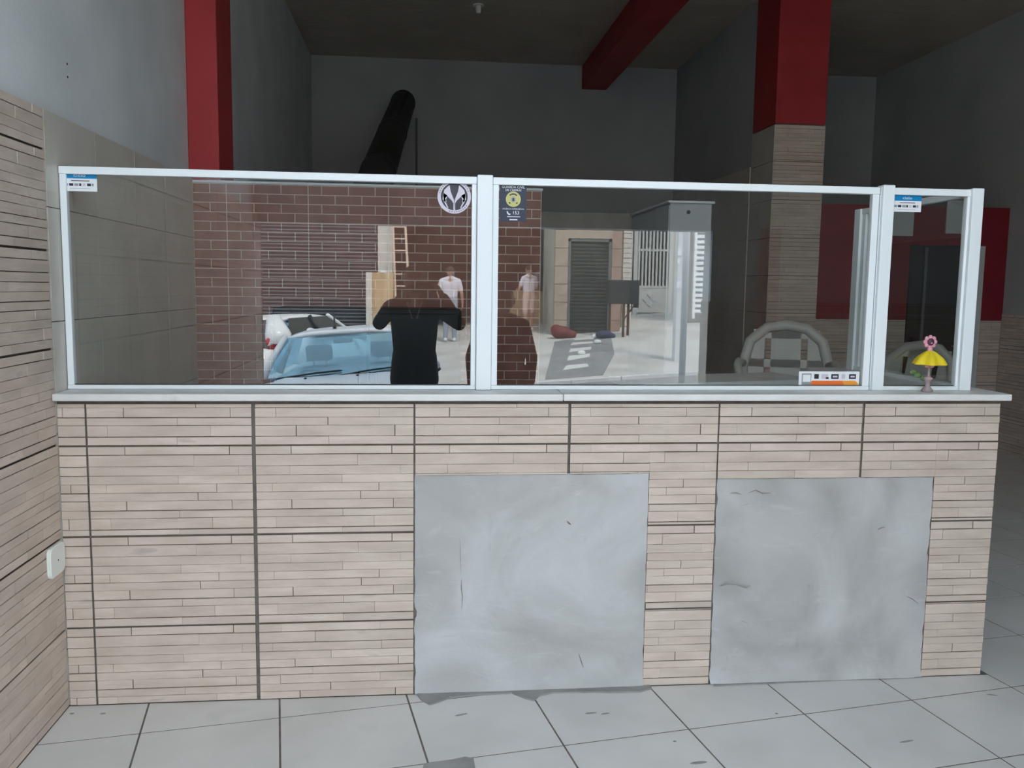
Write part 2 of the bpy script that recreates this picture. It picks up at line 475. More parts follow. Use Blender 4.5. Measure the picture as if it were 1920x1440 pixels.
smear('cement_smear', [fz(*q) for q in ((1338, 1288), (1420, 1284), (1520, 1279), (1640, 1273), (1730, 1271), (1730, 1266), (1600, 1268), (1338, 1280))], 0.0, 0.004, 'cement_dark', fl)
smear('cement_patch', [fz(*q) for q in ((792, 1445), (795, 1432), (812, 1429), (850, 1424), (872, 1419), (888, 1422), (890, 1434), (893, 1448), (840, 1450))], 0.0, 0.0012, 'cement_dark', fl)

def scuff(px, py, a, b_, turn, mat='cement_dark'):
    c = fz(px, py)
    pts = [(c[0] + a * math.cos(t) * math.cos(turn) - b_ * math.sin(t) * math.sin(turn), c[1] + a * math.cos(t) * math.sin(turn) + b_ * math.sin(t) * math.cos(turn)) for t in [2 * math.pi * k / 9 for k in range(9)]]
    smear('scuff_mark', pts, 0.0, 0.0004, mat, fl)
for q in ((1108, 1337, .022, .006, .1), (1135, 1338, .018, .005, .2), (865, 1340, .024, .006, .3), (1310, 1430, .03, .008, .1), (1265, 1390, .006, .005, 0), (1456, 1338, .006, .005, 0), (135, 1338, .008, .006, 0), (193, 1338, .010, .006, 0), (1860, 1303, .02, .004, -.3), (1700, 1390, .03, .005, .2)):
    scuff(*q)
# ------------------------------------------------------------------ left wall
wl = MB().box(-0.25, -0.03, YO - 0.2, YB + 0.2, ZW - 0.02, CEIL + 0.1).box(-0.25, -0.012, YO - 0.2, YB + 0.2, -0.6, ZW, 1).build('wall_left', ['plaster', 'grout'])
tag(wl, 'left wall, white plaster above stone and beige tiles', kind='structure')
# stone tiles towards the street, beige tiles behind the glass
rows_z = [0.0, 0.285, 0.615, 0.945, 1.275, 1.605, 1.935, ZW]
y = -3.64
for k in range(7):
    z0, z1 = rows_z[k], rows_z[k + 1]
    yy = 0.0
    while yy > -3.64:
        w = min(0.559, yy + 3.64)
        stone_tile(wl, (0.0, yy - w + G / 2, z0 + G / 2), w - G, z1 - z0 - G, 'right', flip=(k % 3 == 1), from_bottom=(k == 0), from_right=(w < 0.55))
        yy -= 0.559
zr = [0.0, 0.21, 0.595, 0.98, 1.365, 1.75, ZW]
ysplit = [0.004, 0.46, 0.92, 1.38, 1.84, 2.30, 2.76, 3.22, 3.68]
for k in range(6):
    for a, b_ in zip(ysplit[:-1], ysplit[1:]):
        MB().box(-0.011, 0.0, a + 0.0015, b_ - 0.0015, zr[k] + 0.0015, zr[k + 1] - 0.0015).build('wall_tile', 'wall_tile_beige', wl)
# dark mould line along the ledge of the tiles, two drill holes
mo = MB()
rg = random.Random(3)
yy = -3.5
while yy < 2.0:
    L_ = rg.uniform(0.03, 0.09); hh = rg.uniform(0.002, 0.009)
    mo.add([(-0.0295, yy, ZW), (-0.0295, yy + L_ * 1.2, ZW), (-0.0295, yy + L_ * .8, ZW + hh), (-0.0295, yy + L_ * .3, ZW + hh * .7)], [(0, 1, 2, 3)])
    yy += L_ * rg.uniform(.8, 1.3)
mo.build('mould_stain', 'mould', wl)
for z in (2.282, 2.236):
    MB().tube([(-0.031, 0.30, z), (-0.0285, 0.30, z)], 0.0045, 8).build('drill_hole', 'black', wl)

# ------------------------------------------------------------------ back, right, inner and street-front walls
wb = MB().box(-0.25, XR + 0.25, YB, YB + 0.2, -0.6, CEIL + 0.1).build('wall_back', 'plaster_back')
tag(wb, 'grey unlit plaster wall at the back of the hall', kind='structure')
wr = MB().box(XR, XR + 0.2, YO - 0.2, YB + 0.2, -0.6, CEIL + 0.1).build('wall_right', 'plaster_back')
tag(wr, 'dim plaster wall at the far right with stone tiles below', kind='structure')
for k in range(4):
    z0, z1 = k * 0.33, (k + 1) * 0.33
    yy = 4.74
    while yy > 1.0:
        stone_tile(wr, (XR - 0.012, yy, z0), 0.559 - G, z1 - z0 - G, 'left')
        yy -= 0.559
# street front: beam over the entrance, open transom, closed part on the right
wf = MB()
wf.box(-0.03, 3.56, YO - 0.2, YO, 1.975, 2.40)
wf.box(-0.03, 3.56, YO - 0.2, YO, 3.98, CEIL + 0.1)
wf.box(3.56, XR, YO - 0.2, YO, -0.6, CEIL + 0.1)
wf = wf.build('wall_front', 'plaster')
tag(wf, 'street front wall with the wide entrance, seen mirrored in the glass', kind='structure')
for k in range(5):
    z0, z1 = k * 0.33, min((k + 1) * 0.33, 1.42)
    stone_tile(wf, (3.548, YO, z0 + 0.002), 0.2, z1 - z0 - G, 'left')
    for xx in (3.56, 4.12, 4.68, 5.24, 5.80):
        stone_tile(wf, (xx + TW, YO + 0.012, z0 + 0.002), TW, z1 - z0 - G, 'back')
# inner wall between the two rooms, with a low tiled part
XI = 4.267
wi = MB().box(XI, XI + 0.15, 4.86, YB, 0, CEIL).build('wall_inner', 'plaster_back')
tag(wi, 'inner dividing wall running back from the stone pillar', kind='structure')
for k in range(8):
    z0 = k * 0.33
    for a in range(6):
        y0 = 4.87 + a * 0.42
        if y0 + 0.41 > YB: continue
        MB().box(XI - 0.010, XI, y0, y0 + 0.417, z0, z0 + 0.327).build('wall_tile', 'wall_tile_beige', wi)
# low red wall with the doorway at the far right
YR_ = 4.75
dx0, dx1 = 5.80, 6.55
wd = MB()
wd.box(4.42, dx0, YR_, YR_ + 0.14, 1.25, 2.31)
wd.box(dx1, XR, YR_, YR_ + 0.14, 1.25, 2.31)
wd.box(dx0, dx1, YR_, YR_ + 0.14, 1.95, 2.31)
wd.box(4.42, dx0, YR_ + 0.012, YR_ + 0.14, 0, 1.25, 1)
wd.box(dx1, XR, YR_ + 0.012, YR_ + 0.14, 0, 1.25, 1)
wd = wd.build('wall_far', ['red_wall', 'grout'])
tag(wd, 'low dark red wall with stone tiles below and a doorway', kind='structure')
for k in range(4):
    z0 = k * 0.3125
    for a, b_ in ((4.73, 5.24), (5.245, 5.797), (6.555, 6.765)):
        stone_tile(wd, (a, YR_, z0 + 0.002), b_ - a, 0.3125 - 0.006, 'front', from_bottom=True)
for a, b_, z0, z1 in ((5.50, 5.81, 2.03, 2.29), (6.13, 6.42, 2.06, 2.37)):
    MB().cbox(a, b_, YR_ - 0.02, YR_ - 0.001, z0, z1, 0.004).build('white_panel', 'plaster', wd)
dr = MB().box(dx0, dx1 - 0.12, YR_ + 0.05, YR_ + 0.09, 0, 1.95).build('door_1', 'door_dark')
tag(dr, 'dark door in the low red wall', kind='structure')
MB().box(5.975, 6.00, YR_ + 0.03, YR_ + 0.055, 0, 1.93).build('door_stile', 'door_edge', dr)
MB().box(dx1 - 0.12, dx1, YR_ - 0.004, YR_ + 0.1, 0, 1.95).build('door_jamb', 'gate_grey', dr)
MB().tube([(6.36, YR_ + 0.05, 1.0), (6.36, YR_ - 0.0, 1.0), (6.28, YR_ - 0.0, 1.0)], 0.009, 8).build('door_handle', 'hub', dr)

# ------------------------------------------------------------------ ceiling boards
ce = MB().box(-0.25, XR + 0.25, YO - 0.2, YB + 0.2, CEIL + 0.012, CEIL + 0.2).build('ceiling', 'stone_groove')
tag(ce, 'ceiling of narrow beige boards in shade', kind='structure')
bw = 0.199
plank = MB().box(0, XR + 0.03, 0.002, bw - 0.002, 0, 0.012).mesh('ceiling_board', 'ceiling_board')
k = 0
while YO + k * bw < YB:
    place('ceiling_board', plank, (-0.03, YO + k * bw, CEIL), ce); k += 1
be = MB().cbox(3.115, 3.41, 0.6, YB, 3.848, CEIL, 0.01).build('ceiling_beam', 'red_paint')
tag(be, 'dark red beam running along the ceiling to the back wall', 'beam')

# ------------------------------------------------------------------ pillars
pl_ = empty('pillar', (0.0, 1.9, 0), 'red painted pillar against the left wall behind the brick partition', 'pillar')
MB().cbox(-0.03, 0.135, 1.93, 2.30, 0, CEIL, 0.006).build('shaft', 'red_paint', pl_)
p2 = empty('pillar', (XI + 0.22, 4.6, 0), 'free pillar, red above and stone tiles below, right of centre', 'pillar')
MB().cbox(XI, XI + 0.453, 4.341, 4.87, 2.94, CEIL, 0.006).build('red_shaft', 'red_paint', p2)
MB().box(XI + 0.010, XI + 0.445, 4.352, 4.86, 0, 2.94).build('core', 'grout', p2)
for k in range(9):
    z0, z1 = k * 0.328, min((k + 1) * 0.328, 2.935)
    stone_tile(p2, (XI + 0.004, 4.341, z0), 0.449, z1 - z0 - 0.006, 'front', flip=(k % 2 == 1))
    MB().box(XI - 0.002, XI + 0.010, 4.345, 4.60, z0, z1 - 0.005).box(XI - 0.002, XI + 0.010, 4.604, 4.86, z0, z1 - 0.005).build('side_tile', 'wall_tile_beige', p2)

# ------------------------------------------------------------------ brick partition behind the glass
YP = 1.885
wp = MB().box(0.0, 1.918, YP + 0.004, YP + 0.14, 0, 2.048).build('wall_partition', 'mortar')
tag(wp, 'low partition of dark red bricks with pale joints behind the glass', kind='structure')
BH, BW, BG = 0.0511, 0.1465, 0.0055
BRICK = {}
low = MB(); nb = 0
row = 0
z1 = 2.046
while z1 > 0.02:
    z0 = z1 - BH
    edges = [0.0]
    x = 0.03
    panel = 0
    segs = [(0.0, 0.178)] + [(0.178 + 0.4395 * q, 0.178 + 0.4395 * (q + 1)) for q in range(4)]
    for q, (a, b_) in enumerate(segs):
        if a >= 1.916: continue
        b_ = min(b_, 1.916)
        if q == 0: cuts = [a, a + 0.09, b_] if row % 2 == 0 else [a, b_]
        elif (row + q) % 2: cuts = [a, a + BW, a + 2 * BW, b_]
        else: cuts = [a, a + BW / 2, a + 1.5 * BW, a + 2.5 * BW, b_]
        cuts = [c for c in cuts if c < b_ - 0.01] + [b_]
        for c0, c1 in zip(cuts[:-1], cuts[1:]):
            w = round(c1 - c0 - BG, 3)
            seen = z0 > 0.93 and not (0.50 < c0 and c1 < 1.43 and z1 < 1.36)
            if seen and nb < 300:
                if w not in BRICK: BRICK[w] = MB().box(0, w, 0, 0.004, 0, BH - BG).mesh('brick', 'brick')
                place('brick', BRICK[w], (c0 + BG / 2, YP - random.uniform(0, .0008), z0 + BG / 2), wp); nb += 1
            else:
                low.box(c0 + BG / 2, c1 - BG / 2, YP, YP + 0.004, z0 + BG / 2, z1 - BG / 2)
    z1 = z0; row += 1
lo_o = low.build('brick_courses', 'brick', wp); tag(lo_o, kind='stuff')
MB().cbox(0.0, 1.925, YP - 0.004, YP + 0.15, 2.048, 2.062, 0.003).build('cap', 'plaster', wp)
# kitchen enclosure further back: low tiled wall and white side wall
wk = MB().box(1.92, 2.80, 3.36, 3.46, 0, 2.06).build('wall_kitchen', 'kitchen_tile')
tag(wk, 'low dim wall across the passage beside the brick partition', kind='structure')
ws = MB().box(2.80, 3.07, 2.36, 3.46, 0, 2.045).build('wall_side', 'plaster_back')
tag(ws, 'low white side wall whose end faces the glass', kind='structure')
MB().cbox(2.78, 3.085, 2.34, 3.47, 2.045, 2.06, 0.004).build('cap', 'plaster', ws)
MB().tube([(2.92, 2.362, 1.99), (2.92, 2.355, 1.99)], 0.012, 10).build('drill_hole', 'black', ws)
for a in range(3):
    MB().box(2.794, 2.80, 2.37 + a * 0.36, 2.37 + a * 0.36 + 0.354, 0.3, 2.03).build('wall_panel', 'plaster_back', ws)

# black appliance in front of the bricks
ap = empty('freezer', (0.96, 1.68, 0), 'black upright freezer standing against the brick partition behind the glass', 'freezer')
MB().cbox(0.478, 1.45, 1.49, 1.87, 0.06, 1.385, 0.012).build('cabinet', 'appliance_black', ap)
for a, b_ in ((0.49, 0.96), (0.968, 1.438)):
    d_ = MB().cbox(a, b_, 1.462, 1.489, 0.09, 1.36, 0.008).build('door', 'appliance_black', ap)
    hx = b_ - 0.04 if a < 0.6 else a + 0.04
    MB().tube([(hx, 1.462, 0.8), (hx, 1.44, 0.8), (hx, 1.44, 1.05), (hx, 1.462, 1.05)], 0.008, 8).build('handle', 'black', d_)
for a in (0.52, 1.40):
    for b_ in (1.52, 1.83):
        MB().tube([(a, b_, 0), (a, b_, 0.065)], 0.02, 8).build('foot', 'black', ap)

# exhaust duct, conduit, lamp holder
du = empty('exhaust_duct', (0.80, 2.6, 0), 'dark round metal exhaust duct rising to the back wall', 'duct')
dA, dB = Vector((0.845, 2.5, 1.86)), Vector((1.018, YB - 0.005, 3.63))
MB().tube([dA, dA.lerp(dB, .5), dB], 0.138, 24).build('pipe', 'duct_metal', du, smooth=True)
for t in (0.30, 0.62, 0.985):
    c_ = dA.lerp(dB, t); e_ = (dB - dA).normalized() * 0.02
    MB().tube([c_ - e_, c_ + e_], 0.143, 24).build('joint_band', 'duct_metal', du)
MB().lathe([(0.30, 0), (0.30, 0.05), (0.14, 0.42)], (0.845, 2.45, 1.45), 20).build('hood', 'duct_metal', du)
MB().box(0.55, 1.14, 2.15, 2.75, 0, 1.45).build('stove_body', 'duct_metal', du)
q0, q1 = at_y(781, 222, YB - 0.012), at_y(781, 330, YB - 0.012)
cdt = MB().tube([q0, (q0.x, q0.y, q1.z), (q0.x, q0.y, 1.0)], 0.012, 8).build('conduit', 'door_edge')
tag(cdt, 'thin vertical conduit on the back wall right of the duct', 'conduit')
d = cw + cr * ((897 - 960) / F_PX) - cu * ((9 - 720) / F_PX); lp = CAM + d * ((CEIL - CAM.z) / d.z)
lh = empty('lamp_holder', (lp.x, lp.y, CEIL), 'small bare lamp holder hanging from the ceiling boards', 'lamp')
MB().lathe([(0.05, -0.012), (0.05, 0)], (lp.x, lp.y, CEIL - 0.0), 14).build('rose', 'socket_white', lh)
MB().lathe([(0.018, -0.075), (0.024, -0.05), (0.024, -0.012)], (lp.x, lp.y, CEIL), 12).build('socket', 'socket_white', lh)

# ------------------------------------------------------------------ service counter
W = 3.451
HT = 1.0875
sc_ = empty('service_counter', (1.72, 0.05, 0), 'stone tiled service counter with two bare cement patches', 'counter')
core = MB()
core.box(0.0, W, 0.0075, 0.20, 0, HT + 0.008)
core.box(W - 0.24, W - 0.013, 0.20, 1.05, 0, HT + 0.008)
core.build('core', 'grout', sc_)
cols = [0.0, 0.096, 0.661, 1.2195, 1.782, 2.340, 2.902, W]
zrow = [0.0, 0.287, 0.617, 0.9375, HT]
PX = [(1.2255, 2.083), (2.350, 3.200)]        # the patches
PZ = [0.822, 0.797]
def tile_cell(x0, x1, z0, z1, **kw):
    stone_tile(sc_, (x0 + G / 2, 0, z0 + G / 2), x1 - x0 - G, z1 - z0 - G, 'front', **kw)
for i in range(7):                            # top course
    tile_cell(cols[i], cols[i + 1], zrow[3], HT, from_bottom=True, from_right=(i == 0), flip=(i in (2, 4)))
for i in range(3):                            # the three full columns on the left
    for k in range(3):
        tile_cell(cols[i], cols[i + 1], zrow[k], zrow[k + 1], from_right=(i == 0), flip=(k == 0 and i == 2) or i == 0)
for i in range(3, 7):                         # second course above the patches
    z0 = PZ[0] if i in (3,) else PZ[1]
    x0, x1 = cols[i], cols[i + 1]
    if i == 3: tile_cell(x0, x1, PZ[0], zrow[3])
    elif i == 4:
        stone_tile(sc_, (x0 + G / 2, 0, PZ[0] + G / 2), PX[0][1] - x0 - G / 2, zrow[3] - PZ[0] - G, 'front', flip=True)
        stone_tile(sc_, (PX[0][1] + 0.0005, 0, 0.6275 + G / 2), x1 - PX[0][1] - G / 2, zrow[3] - 0.6275 - G, 'front', from_right=True)
    elif i == 5: tile_cell(x0, x1, PZ[1], zrow[3])
    else:
        stone_tile(sc_, (x0 + G / 2, 0, PZ[1] + G / 2), PX[1][1] - x0 - G / 2, zrow[3] - PZ[1] - G, 'front', flip=False)
        stone_tile(sc_, (PX[1][1] + 0.0005, 0, 0.6275 + G / 2), x1 - PX[1][1] - G / 2, zrow[3] - 0.6275 - G, 'front', from_right=True)
for x0, x1 in ((PX[0][1], cols[5] + 0.002), (PX[1][1], W)):   # narrow strips beside the patches
    for z0, z1 in ((0, 0.304), (0.304, 0.6275)):
        stone_tile(sc_, (x0, 0, z0 + G / 2), x1 - x0 - G / 2, z1 - z0 - G, 'front', from_bottom=(z0 == 0), from_right=(z0 > 0))
# cement patches: trowelled, slightly uneven, ragged at the rim
from mathutils import noise
for pi, ((x0, x1), zt) in enumerate(zip(PX, PZ)):
    nx, nz = 44, 42
    vs_ = []; fs = []
    for j in range(nz + 1):
        for i in range(nx + 1):
            u, v = i / nx, j / nz
            p = Vector((u * 5 + pi * 9, v * 5, 0))
            x = x0 - 0.004 + (x1 - x0 + 0.004) * u; z = zt * v + 0.003
            if i in (0, nx): x += 0.006 * noise.noise(p * 3)
            if j == nz: z += 0.005 * noise.noise(p * 3)
            edge = min(u, 1 - u, 1 - v) * 18
            y = 0.0015 + 0.0035 * noise.noise(p * 0.8) + 0.0012 * noise.noise(p * 4)
            if edge < 1: y += 0.004 * (1 - edge)
            if v < 0.04: y -= 0.010 * (1 - v / 0.04)
            vs_.append((x, y, z))
    o = len(vs_)
    for j in range(nz):
        for i in range(nx):
            a = j * (nx + 1) + i
            fs.append((a, a + 1, a + nx + 2, a + nx + 1))
    cp_ = MB().add(vs_, fs).build('cement_patch', 'cement', sc_, smooth=True, recalc=False)
    tag(cp_, ['bare grey cement patch near the middle of the counter', 'bare bluish grey cement patch near the right end of the counter'][pi])
def mark(pts, w, mat='stone_groove'):
    P_ = [at_y(px, py, -0.0042) for px, py in pts]
    b = MB(); vs_ = []
    for i, p in enumerate(P_):
        t = (P_[min(i + 1, len(P_) - 1)] - P_[max(i - 1, 0)]).normalized()
        n_ = Vector((-t.z, 0, t.x)) * (w * (0.35 if i in (0, len(P_) - 1) else 1))
        vs_ += [p + n_, p - n_]
    b.add(vs_, [(2 * i, 2 * i + 1, 2 * i + 3, 2 * i + 2) for i in range(len(P_) - 1)]).build('crack', mat, sc_)
for pts, w in (([(1063, 977), (1067, 981), (1071, 984)], .0022), ([(866, 1086), (865, 1100), (867, 1118), (866, 1142)], .0009), ([(862, 1010), (863, 1040), (864, 1075)], .0006),
               ([(1368, 925), (1380, 924), (1390, 927)], .0012), ([(1404, 924), (1417, 919), (1430, 925), (1446, 924)], .0011), ([(1392, 948), (1405, 944)], .0009),
               ([(1646, 993), (1652, 990), (1660, 988)], .0014), ([(1350, 1098), (1366, 1093), (1384, 1094), (1398, 1100), (1408, 1099)], .0042), ([(1390, 1164), (1402, 1168)], .0012),
               ([(1700, 1118), (1712, 1124), (1722, 1132)], .0012), ([(1085, 1226), (1090, 1240), (1094, 1252)], .0012)):
    mark(pts, w, 'cement_dark' if w > .003 else 'stone_groove')
# end face of the counter towards the aisle
for k in range(4):
    z0, z1 = zrow[k], zrow[k + 1]
    stone_tile(sc_, (W, 0.013, z0 + G / 2), 0.5, z1 - z0 - G, 'right')
    stone_tile(sc_, (W, 0.520, z0 + G / 2), 0.52, z1 - z0 - G, 'right', flip=True)

ct = empty('countertop', (1.72, 0.1, 1.099), 'white marble top along the counter, its end overhanging on the right', 'countertop')
MB().cbox(0.002, 1.750, -0.035, 0.26, 1.0985, 1.1235, 0.004).build('slab', 'marble', ct)
MB().cbox(1.752, 3.468, -0.036, 0.26, 1.0990, 1.1240, 0.004).build('slab', 'marble', ct)
MB().cbox(3.17, 3.468, 0.262, 1.08, 1.0990, 1.1240, 0.004).build('slab', 'marble', ct)

# ------------------------------------------------------------------ glass screen on the counter
ZB, ZT = 1.1245, 1.896
def panel(name, label, x0, x1, sl, sr, zt0, zt1, post=None, post_top=None, rail=0.026, brail=0.015, yg=YG):
    o = empty(name, ((x0 + x1) / 2, yg, ZB), label, 'glass panel')
    MB().cbox(x0, x1, yg - 0.016, yg + 0.016, ZT - rail, ZT, 0.002).build('top_rail', 'aluminium_white', o)
    MB().cbox(x0, x1, yg - 0.016, yg + 0.016, ZB, ZB + brail, 0.002).build('bottom_rail', 'aluminium_white', o)
    MB().cbox(x0, x0 + sl, yg - 0.013, yg + 0.013, ZB + brail, ZT - rail, 0.002).build('stile', 'aluminium_white', o)
    MB().cbox(x1 - sr, x1, yg - 0.013, yg + 0.013, ZB + brail, ZT - rail, 0.002).build('stile', 'aluminium_white', o)
    MB().add([(x0 + sl - .003, yg, ZB + brail - .003), (x1 - sr + .003, yg, ZB + brail - .003), (x1 - sr + .003, yg, ZT - rail + .003), (x0 + sl - .003, yg, ZT - rail + .003)], [(0, 1, 2, 3)]).build('pane', 'pane_glass', o)
    MB().box(x0 + sl, x1 - sr, yg - 0.006, yg - 0.001, ZB + brail, ZB + brail + 0.003).build('gasket', 'rubber', o)
    return o
pA = panel('glass_panel', 'long glass panel at the left end of the counter', 0.003, 1.442, 0.022, 0.018, 0, 0)
pB = panel('glass_panel', 'long glass panel between the middle and the corner post', 1.500, 2.968, 0.022, 0.026, 0, 0)
pC = panel('glass_panel', 'small glass panel at the right end with the flower toy in front', 2.972, 3.372, 0.054, 0.05, 0, 0)
MB().cbox(1.443, 1.499, YG - 0.030, YG + 0.026, ZB, ZT + 0.006, 0.003).build('post', 'aluminium_white', pB)
MB().cbox(2.974, 3.020, YG - 0.030, YG + 0.020, ZB, ZT + 0.008, 0.003).build('post', 'aluminium_white', pC)
MB().cbox(3.332, 3.378, YG - 0.030, YG + 0.020, ZB, ZT + 0.004, 0.003).build('post', 'aluminium_white', pC)
# return panel running back from the end post
pD = empty('glass_panel', (3.345, 0.55, ZB), 'glass side panel running back from the right end post', 'glass panel')
MB().cbox(3.33, 3.36, YG + 0.022, 0.95, ZT - 0.026, ZT, 0.002).build('top_rail', 'aluminium_white', pD)
MB().cbox(3.33, 3.36, YG + 0.022, 0.95, ZB, ZB + 0.02, 0.002).build('bottom_rail', 'aluminium_white', pD)
MB().cbox(3.322, 3.368, 0.93, 0.985, ZB, ZT, 0.002).build('post', 'aluminium_white', pD)
MB().cbox(3.333, 3.357, 0.895, 0.93, ZB + 0.02, ZT - 0.026, 0.002).build('stile', 'aluminium_white', pD)
MB().add([(3.345, YG + .02, ZB + .018), (3.345, .90, ZB + .018), (3.345, .90, ZT - .024), (3.345, YG + .02, ZT - .024)], [(0, 1, 2, 3)]).build('pane', 'pane_glass', pD)

# ------------------------------------------------------------------ stickers on the glass
YS = YG - 0.0012
def flat(parent, name, x0, x1, z0, z1, mat, layer=0):
    y = YS - layer * 0.0004
    return MB().box(x0, x1, y - 0.0004, y, z0, z1).build(name, mat, parent)
def disc(parent, name, cx, cz, r0, r1, mat, layer, a0=0, a1=360, seg=48):
    y = YS - (layer + 0.8) * 0.0004
    n = max(3, int(seg * (a1 - a0) / 360))
    vs_ = []; fs = []
    for k in range(n + 1):
        a = R(a0 + (a1 - a0) * k / n)
        vs_ += [(cx + r0 * math.cos(a), y, cz + r0 * math.sin(a)), (cx + r1 * math.cos(a), y, cz + r1 * math.sin(a))]
    for k in range(n): fs.append((2 * k, 2 * k + 1, 2 * k + 3, 2 * k + 2))
    return MB().add(vs_, fs).build(name, mat, parent)
def shape(parent, name, pts, mat, layer):
    y = YS - (layer + 0.8) * 0.0004
    n = len(pts)
    return MB().add([(a, y, b_) for a, b_ in pts] + [(a, y + .0003, b_) for a, b_ in pts], [tuple(range(n)), tuple(range(n, 2 * n))[::-1]]).build(name, mat, parent)
FR = (R(90), 0, 0)
def pay_sticker(x0, x1, z0, z1, label):
    s = empty('card_sticker', ((x0 + x1) / 2, YS, z0), label, 'sticker', 'card payment stickers')
    w, h = x1 - x0, z1 - z0
    flat(s, 'sheet', x0, x1, z0, z1, 'sticker_white', 0)
    flat(s, 'blue_band', x0, x1, z1 - h * 0.37, z1, 'sticker_blue', 1)
    text_mesh('lettering', 'cielo', h * 0.24, s, ((x0 + x1) / 2, YS - 0.0018, z1 - h * 0.21), FR, 'sticker_white', sx=1.3)
    flat(s, 'caption_line', x0 + w * .25, x1 - w * .22, z1 - h * .50, z1 - h * .465, 'sticker_ink', 1)
    for a, b_, c in ((.06, .16, 'sticker_grey'), (.19, .31, 'sticker_ink'), (.34, .46, 'sticker_grey'), (.48, .54, 'sticker_ink'), (.58, .66, 'sticker_mauve'), (.71, .82, 'sticker_ink'), (.84, .90, 'sticker_grey')):
        flat(s, 'card_mark', x0 + w * a, x0 + w * b_, z0 + h * .26, z0 + h * .39, c, 1)
    flat(s, 'caption_line', x0 + w * .2, x1 - w * .2, z0 + h * .13, z0 + h * .145, 'sticker_grey', 1)
pay_sticker(0.010, 0.124, 1.813, 1.882, 'blue and white card sticker in the top left corner of the left glass')
pay_sticker(3.027, 3.143, 1.808, 1.873, 'blue and white card sticker at the top of the small right glass')
# round emblem with two raised white figures
em = empty('round_sticker', (1.361, YS, 1.764), 'round black and white emblem sticker left of the middle post', 'sticker')
ex, ez, er = 1.361, 1.825, 0.0605
disc(em, 'ring', ex, ez, 0, er, 'sticker_mauve', 0)
disc(em, 'dark_field', ex, ez, 0, er * 0.80, 'sticker_ink', 1)
for s_ in (-1, 1):
    P_ = lambda a, b_: (ex + s_ * a * er, ez + b_ * er)
    shape(em, 'figure', [P_(.05, -.80), P_(.05, -.40), P_(.16, -.22), P_(.42, .02), P_(.52, -.30), P_(.34, -.68), P_(.42, -.66), P_(.62, -.30), P_(.66, .05), P_(.60, .38), P_(.40, .58), P_(.28, .66), P_(.22, .30), P_(.12, .05), P_(.02, -.20), P_(0, -.80)][::s_], 'sticker_mauve', 2)
    shape(em, 'figure_arm', [P_(.40, .05), P_(.64, .20), P_(.70, -.16), P_(.54, -.34), P_(.46, -.30), P_(.56, -.12)][::s_], 'sticker_white', 2)
for a in range(20, 165, 9):
    disc(em, 'ring_letter', ex, ez, er * .86, er * .94, 'sticker_grey', 1.2, a, a + 5)
for a in range(250, 330, 9):
    disc(em, 'ring_letter', ex, ez, er * .86, er * .94, 'sticker_grey', 1.2, a, a + 5)
# guard notice
gx0, gx1, gz0, gz1 = 1.527, 1.624, 1.741, 1.874
gs = empty('guard_sticker', ((gx0 + gx1) / 2, YS, gz0), 'navy civil guard notice with yellow badge right of the middle post', 'sticker')
flat(gs, 'sheet', gx0, gx1, gz0, gz1, 'sticker_navy', 0)
gc = (gx0 + gx1) / 2
text_mesh('lettering', 'GUARDA CIVIL', 0.0128, gs, (gc, YS - .0014, gz1 - .0105), FR, 'sticker_white', sx=.98)
text_mesh('lettering', 'DE CAIEIRAS', 0.0112, gs, (gc, YS - .0014, gz1 - .0215), FR, 'sticker_white', sx=.92)
disc(gs, 'badge', gc, gz1 - .0535, 0, .0275, 'sticker_yellow', 1)
disc(gs, 'badge_ring', gc, gz1 - .0535, .0165, .021, 'sticker_navy', 2, 45, 135)
disc(gs, 'badge_ring', gc, gz1 - .0535, .0165, .021, 'sticker_navy', 2, 215, 235)
disc(gs, 'badge_ring', gc, gz1 - .0535, .0165, .021, 'sticker_navy', 2, 305, 325)
shape(gs, 'badge_crest', [(gc - .009, gz1 - .060), (gc - .004, gz1 - .063), (gc, gz1 - .066), (gc + .004, gz1 - .063), (gc + .009, gz1 - .060), (gc + .008, gz1 - .049), (gc + .003, gz1 - .044), (gc - .003, gz1 - .044), (gc - .008, gz1 - .049)], 'sticker_grey', 2)
shape(gs, 'badge_crest', [(gc - .004, gz1 - .060), (gc + .004, gz1 - .060), (gc + .003, gz1 - .049), (gc - .003, gz1 - .049)], 'sticker_navy', 3)
text_mesh('lettering', 'URGÊNCIA E EMERGÊNCIA', 0.0068, gs, (gc, YS - .0014, gz1 - .0885), FR, 'sticker_white', sx=.98)
text_mesh('lettering', '153', 0.0175, gs, (gc + .010, YS - .0014, gz1 - .1025), FR, 'sticker_white', sx=1.0, extrude=.0003)
shape(gs, 'phone_mark', [(gc - .024, gz1 - .097), (gc - .020, gz1 - .096), (gc - .019, gz1 - .101), (gc - .013, gz1 - .106), (gc - .009, gz1 - .105), (gc - .010, gz1 - .109), (gc - .016, gz1 - .110), (gc - .022, gz1 - .105)], 'sticker_white', 1)
flat(gs, 'caption_line', gc - .022, gc + .026, gz1 - .1175, gz1 - .1145, 'sticker_mauve', 1)
flat(gs, 'caption_line', gc - .013, gc + .016, gz1 - .1285, gz1 - .1245, 'sticker_white', 1)
